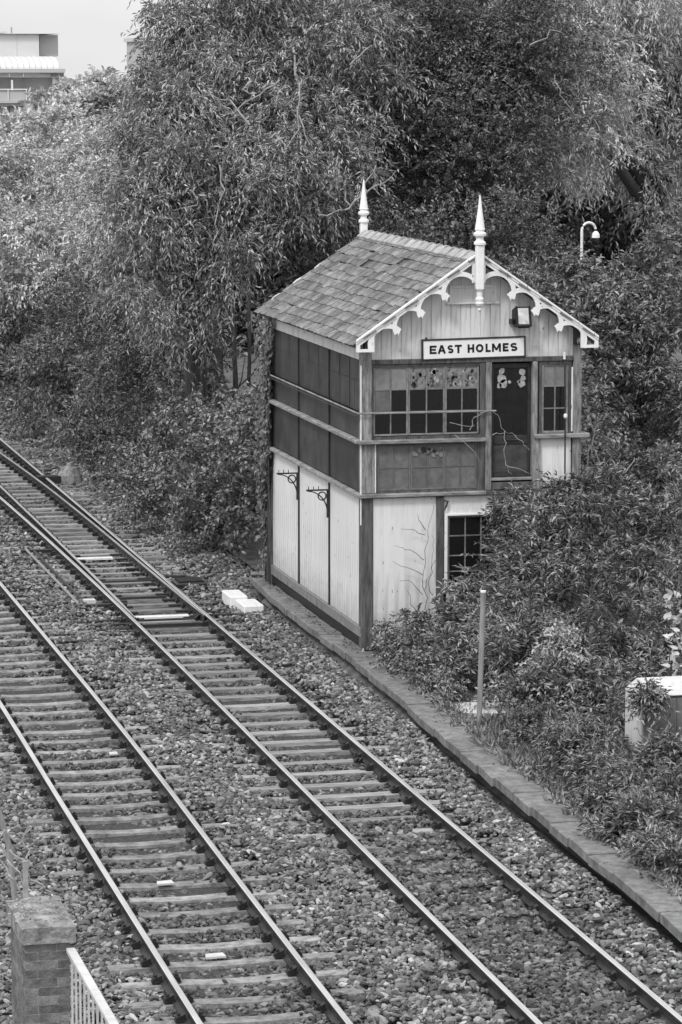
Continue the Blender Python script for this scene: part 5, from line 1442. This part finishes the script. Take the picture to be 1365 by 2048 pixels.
stems('bare_creeper', 'curling pale bramble stems across the door and the windows beside it', [
    [(940, 860, -.2), (948, 835, -.2), (962, 826, -.22), (985, 822, -.25), (1000, 838, -.2), (1010, 862, -.2), (1030, 870, -.2)],
    [(1010, 862, -.2), (1008, 900, -.2), (1012, 930, -.2), (1024, 948, -.2)], [(1030, 870, -.2), (1048, 890, -.2), (1060, 900, -.2)],
    [(900, 845, -.2), (930, 852, -.2), (950, 850, -.2)], [(910, 870, -.2), (935, 890, -.22), (962, 925, -.2)], [(1012, 930, -.2), (1040, 938, -.2), (1062, 948, -.2)], [(985, 870, -.2), (1010, 866, -.2)]], M['vine'], .008, 'creeper')
stems('dry_stems', 'dry arching stalks in the brambles right of the signal box', [
    [(1190, 1080, .6), (1205, 1020, .8), (1225, 970, 1), (1240, 920, 1.2)], [(1215, 1010, .5), (1240, 980, .6), (1262, 930, .8), (1270, 915, .9)],
    [(1205, 830, 1.5), (1185, 890, 1.4), (1175, 930, 1.2)], [(1200, 1100, 0), (1215, 1060, .1), (1235, 1030, .2)], [(1250, 1090, 0), (1260, 1050, 0), (1290, 1020, .1), (1320, 1010, .1)],
    [(1180, 840, 2), (1190, 900, 2), (1200, 935, 1.8)], [(1280, 1100, -.2), (1310, 1040, 0), (1350, 1000, .1)], [(1235, 1080, .1), (1250, 1030, .1), (1256, 990, .2)]], M['vine'], .012, 'stalks')
stems('dead_branch', 'pale bare branch sticking out of the willow above the roof', [
    [(690, 420, 13.5), (720, 395, 13.5), (745, 375, 13.4), (770, 365, 13.3), (790, 345, 13.2)], [(720, 395, 13.5), (735, 360, 13.4), (752, 330, 13.4)], [(700, 410, 13.5), (690, 370, 13.4), (705, 345, 13.4)], [(745, 375, 13.4), (760, 390, 13.4)], [(640, 430, 13.4), (690, 420, 13.5)]], M['vine'], .022, 'branch')
stems('dead_branch', 'thin bare branches drooping in the willow crown left of the roof', [
    [(590, 110, 14), (600, 200, 13.8), (598, 260, 13.7), (570, 300, 13.6)], [(598, 230, 13.8), (620, 290, 13.6)], [(440, 330, 13.6), (450, 380, 13.5), (430, 450, 13.4), (425, 500, 13.4)], [(500, 250, 13.7), (450, 200, 14), (400, 180, 14.2)], [(560, 160, 14), (520, 190, 14), (440, 230, 14)],
    [(380, 380, 14), (395, 410, 14), (350, 420, 14.2)], [(700, 130, 15), (730, 100, 15), (745, 90, 15)]], M['vine'], .02, 'branch')
stems('dead_branch', 'thin leafless twigs among the pale willow at the upper right', [
    [(1150, 230, 16.5), (1190, 240, 16.5), (1200, 262, 16.4)], [(1230, 200, 18), (1290, 210, 18), (1365, 240, 18)], [(1110, 150, 16), (1120, 190, 16), (1150, 230, 16)], [(1060, 90, 16), (1100, 60, 16), (1130, 70, 16)]], M['vine'], .018, 'branch')
stems('dead_branch', 'tangle of dry twigs behind the brick pillar at lower left', [
    [(0, 1690, -24.5), (15, 1720, -24.5), (40, 1745, -24.6), (50, 1790, -24.6)], [(0, 1720, -24.5), (30, 1760, -24.6), (45, 1790, -24.6)], [(60, 1760, -24.6), (90, 1775, -24.6), (105, 1788, -24.6)], [(-10, 1700, -24.5), (10, 1660, -24.5), (40, 1690, -24.5), (70, 1640, -24.5)], [(55, 1740, -24.6), (60, 1700, -24.6), (38, 1670, -24.6)], [(20, 1700, -24.5), (50, 1720, -24.6), (62, 1770, -24.6)]], M['vine'], .012, 'twigs')

# ---- ground cover
rng = np.random.default_rng(90)
def scatter(n, px0, px1, py0, py1, z):
    P = np.array([gp(rng.uniform(px0, px1), rng.uniform(py0, py1), z) for _ in range(n)])
    return P[P[:, 0] > path_x(P[:, 1]) + .12]
cover('grass', 'tufts of pale grass around the foot of the grey post', 'grass', np.concatenate([scatter(60, 955, 1030, 1450, 1500, -.13), scatter(120, 1000, 1130, 1440, 1540, -.13), scatter(50, 1010, 1100, 1390, 1440, -.13)]), .20, .012, 'grass', 91)
cover('grass', 'pale grassy clearing under the small tree at right', 'grass', scatter(900, 1180, 1400, 860, 960, .1), .22, .03, 'grass', 92, .7, 6, .7)
px_ = rng.uniform(0, 1, 700)
yy_ = rng.uniform(9, 40, 500)
cover('weeds', 'weeds and creeping plants along the far ballast edge', 'weeds', np.stack([-.3 + .3 * np.sin(yy_ * .9) + rng.gamma(1.5, .35, 500), yy_, np.full(500, -.38)], 1), .13, .035, 'leaf_mid', 93, .6, 9, .8)
yy_ = rng.uniform(-18, -1, 420)
cover('weeds', 'small weeds along the inner edge of the stone path', 'weeds', np.stack([path_x(yy_) + .62 + rng.gamma(1.5, .16, 420), yy_, np.full(420, -.13)], 1), .10, .03, 'leaf_mid', 94, .6, 7, .8)
cover('leaf_litter', 'fallen leaves and soil clutter in the shade under the bushes', 'leaf litter', np.concatenate([scatter(700, 760, 1365, 1290, 1800, -.125), scatter(300, 560, 900, 1190, 1340, -.12)]), .06, .04, 'litterleaf', 96, .25, 5, 1.0, .05)
cover('leaf_litter', 'fallen leaves along the foot of the signal box and on the slabs', 'leaf litter', np.stack([rng.uniform(-.22, -.03, 60), rng.uniform(-.4, 7.5, 60), np.full(60, -.10)], 1), .05, .03, 'litterleaf', 97, .15, 3, 1.0, .05)
cover('weeds', 'sprawling weeds at the lower left behind the pillar', 'weeds', np.array([at(rng.uniform(-20, 130), rng.uniform(1640, 1790), -24.0) * np.array([1, 1, 0]) + np.array([0, rng.uniform(-2, 2), -.42]) for _ in range(350)]), .16, .05, 'leaf_pale', 98, .6, 8, .8)
cover('moss', 'moss and dry needles lying on top of the pillar cap', 'moss', np.stack([rng.uniform(-9.42, -9.1, 130), rng.uniform(-26.95, -26.2, 130), np.full(130, 2.72)], 1), .05, .012, 'drygrass', 99, .2, 4, 1.0, .1)
print('leaves', NLEAF[0])
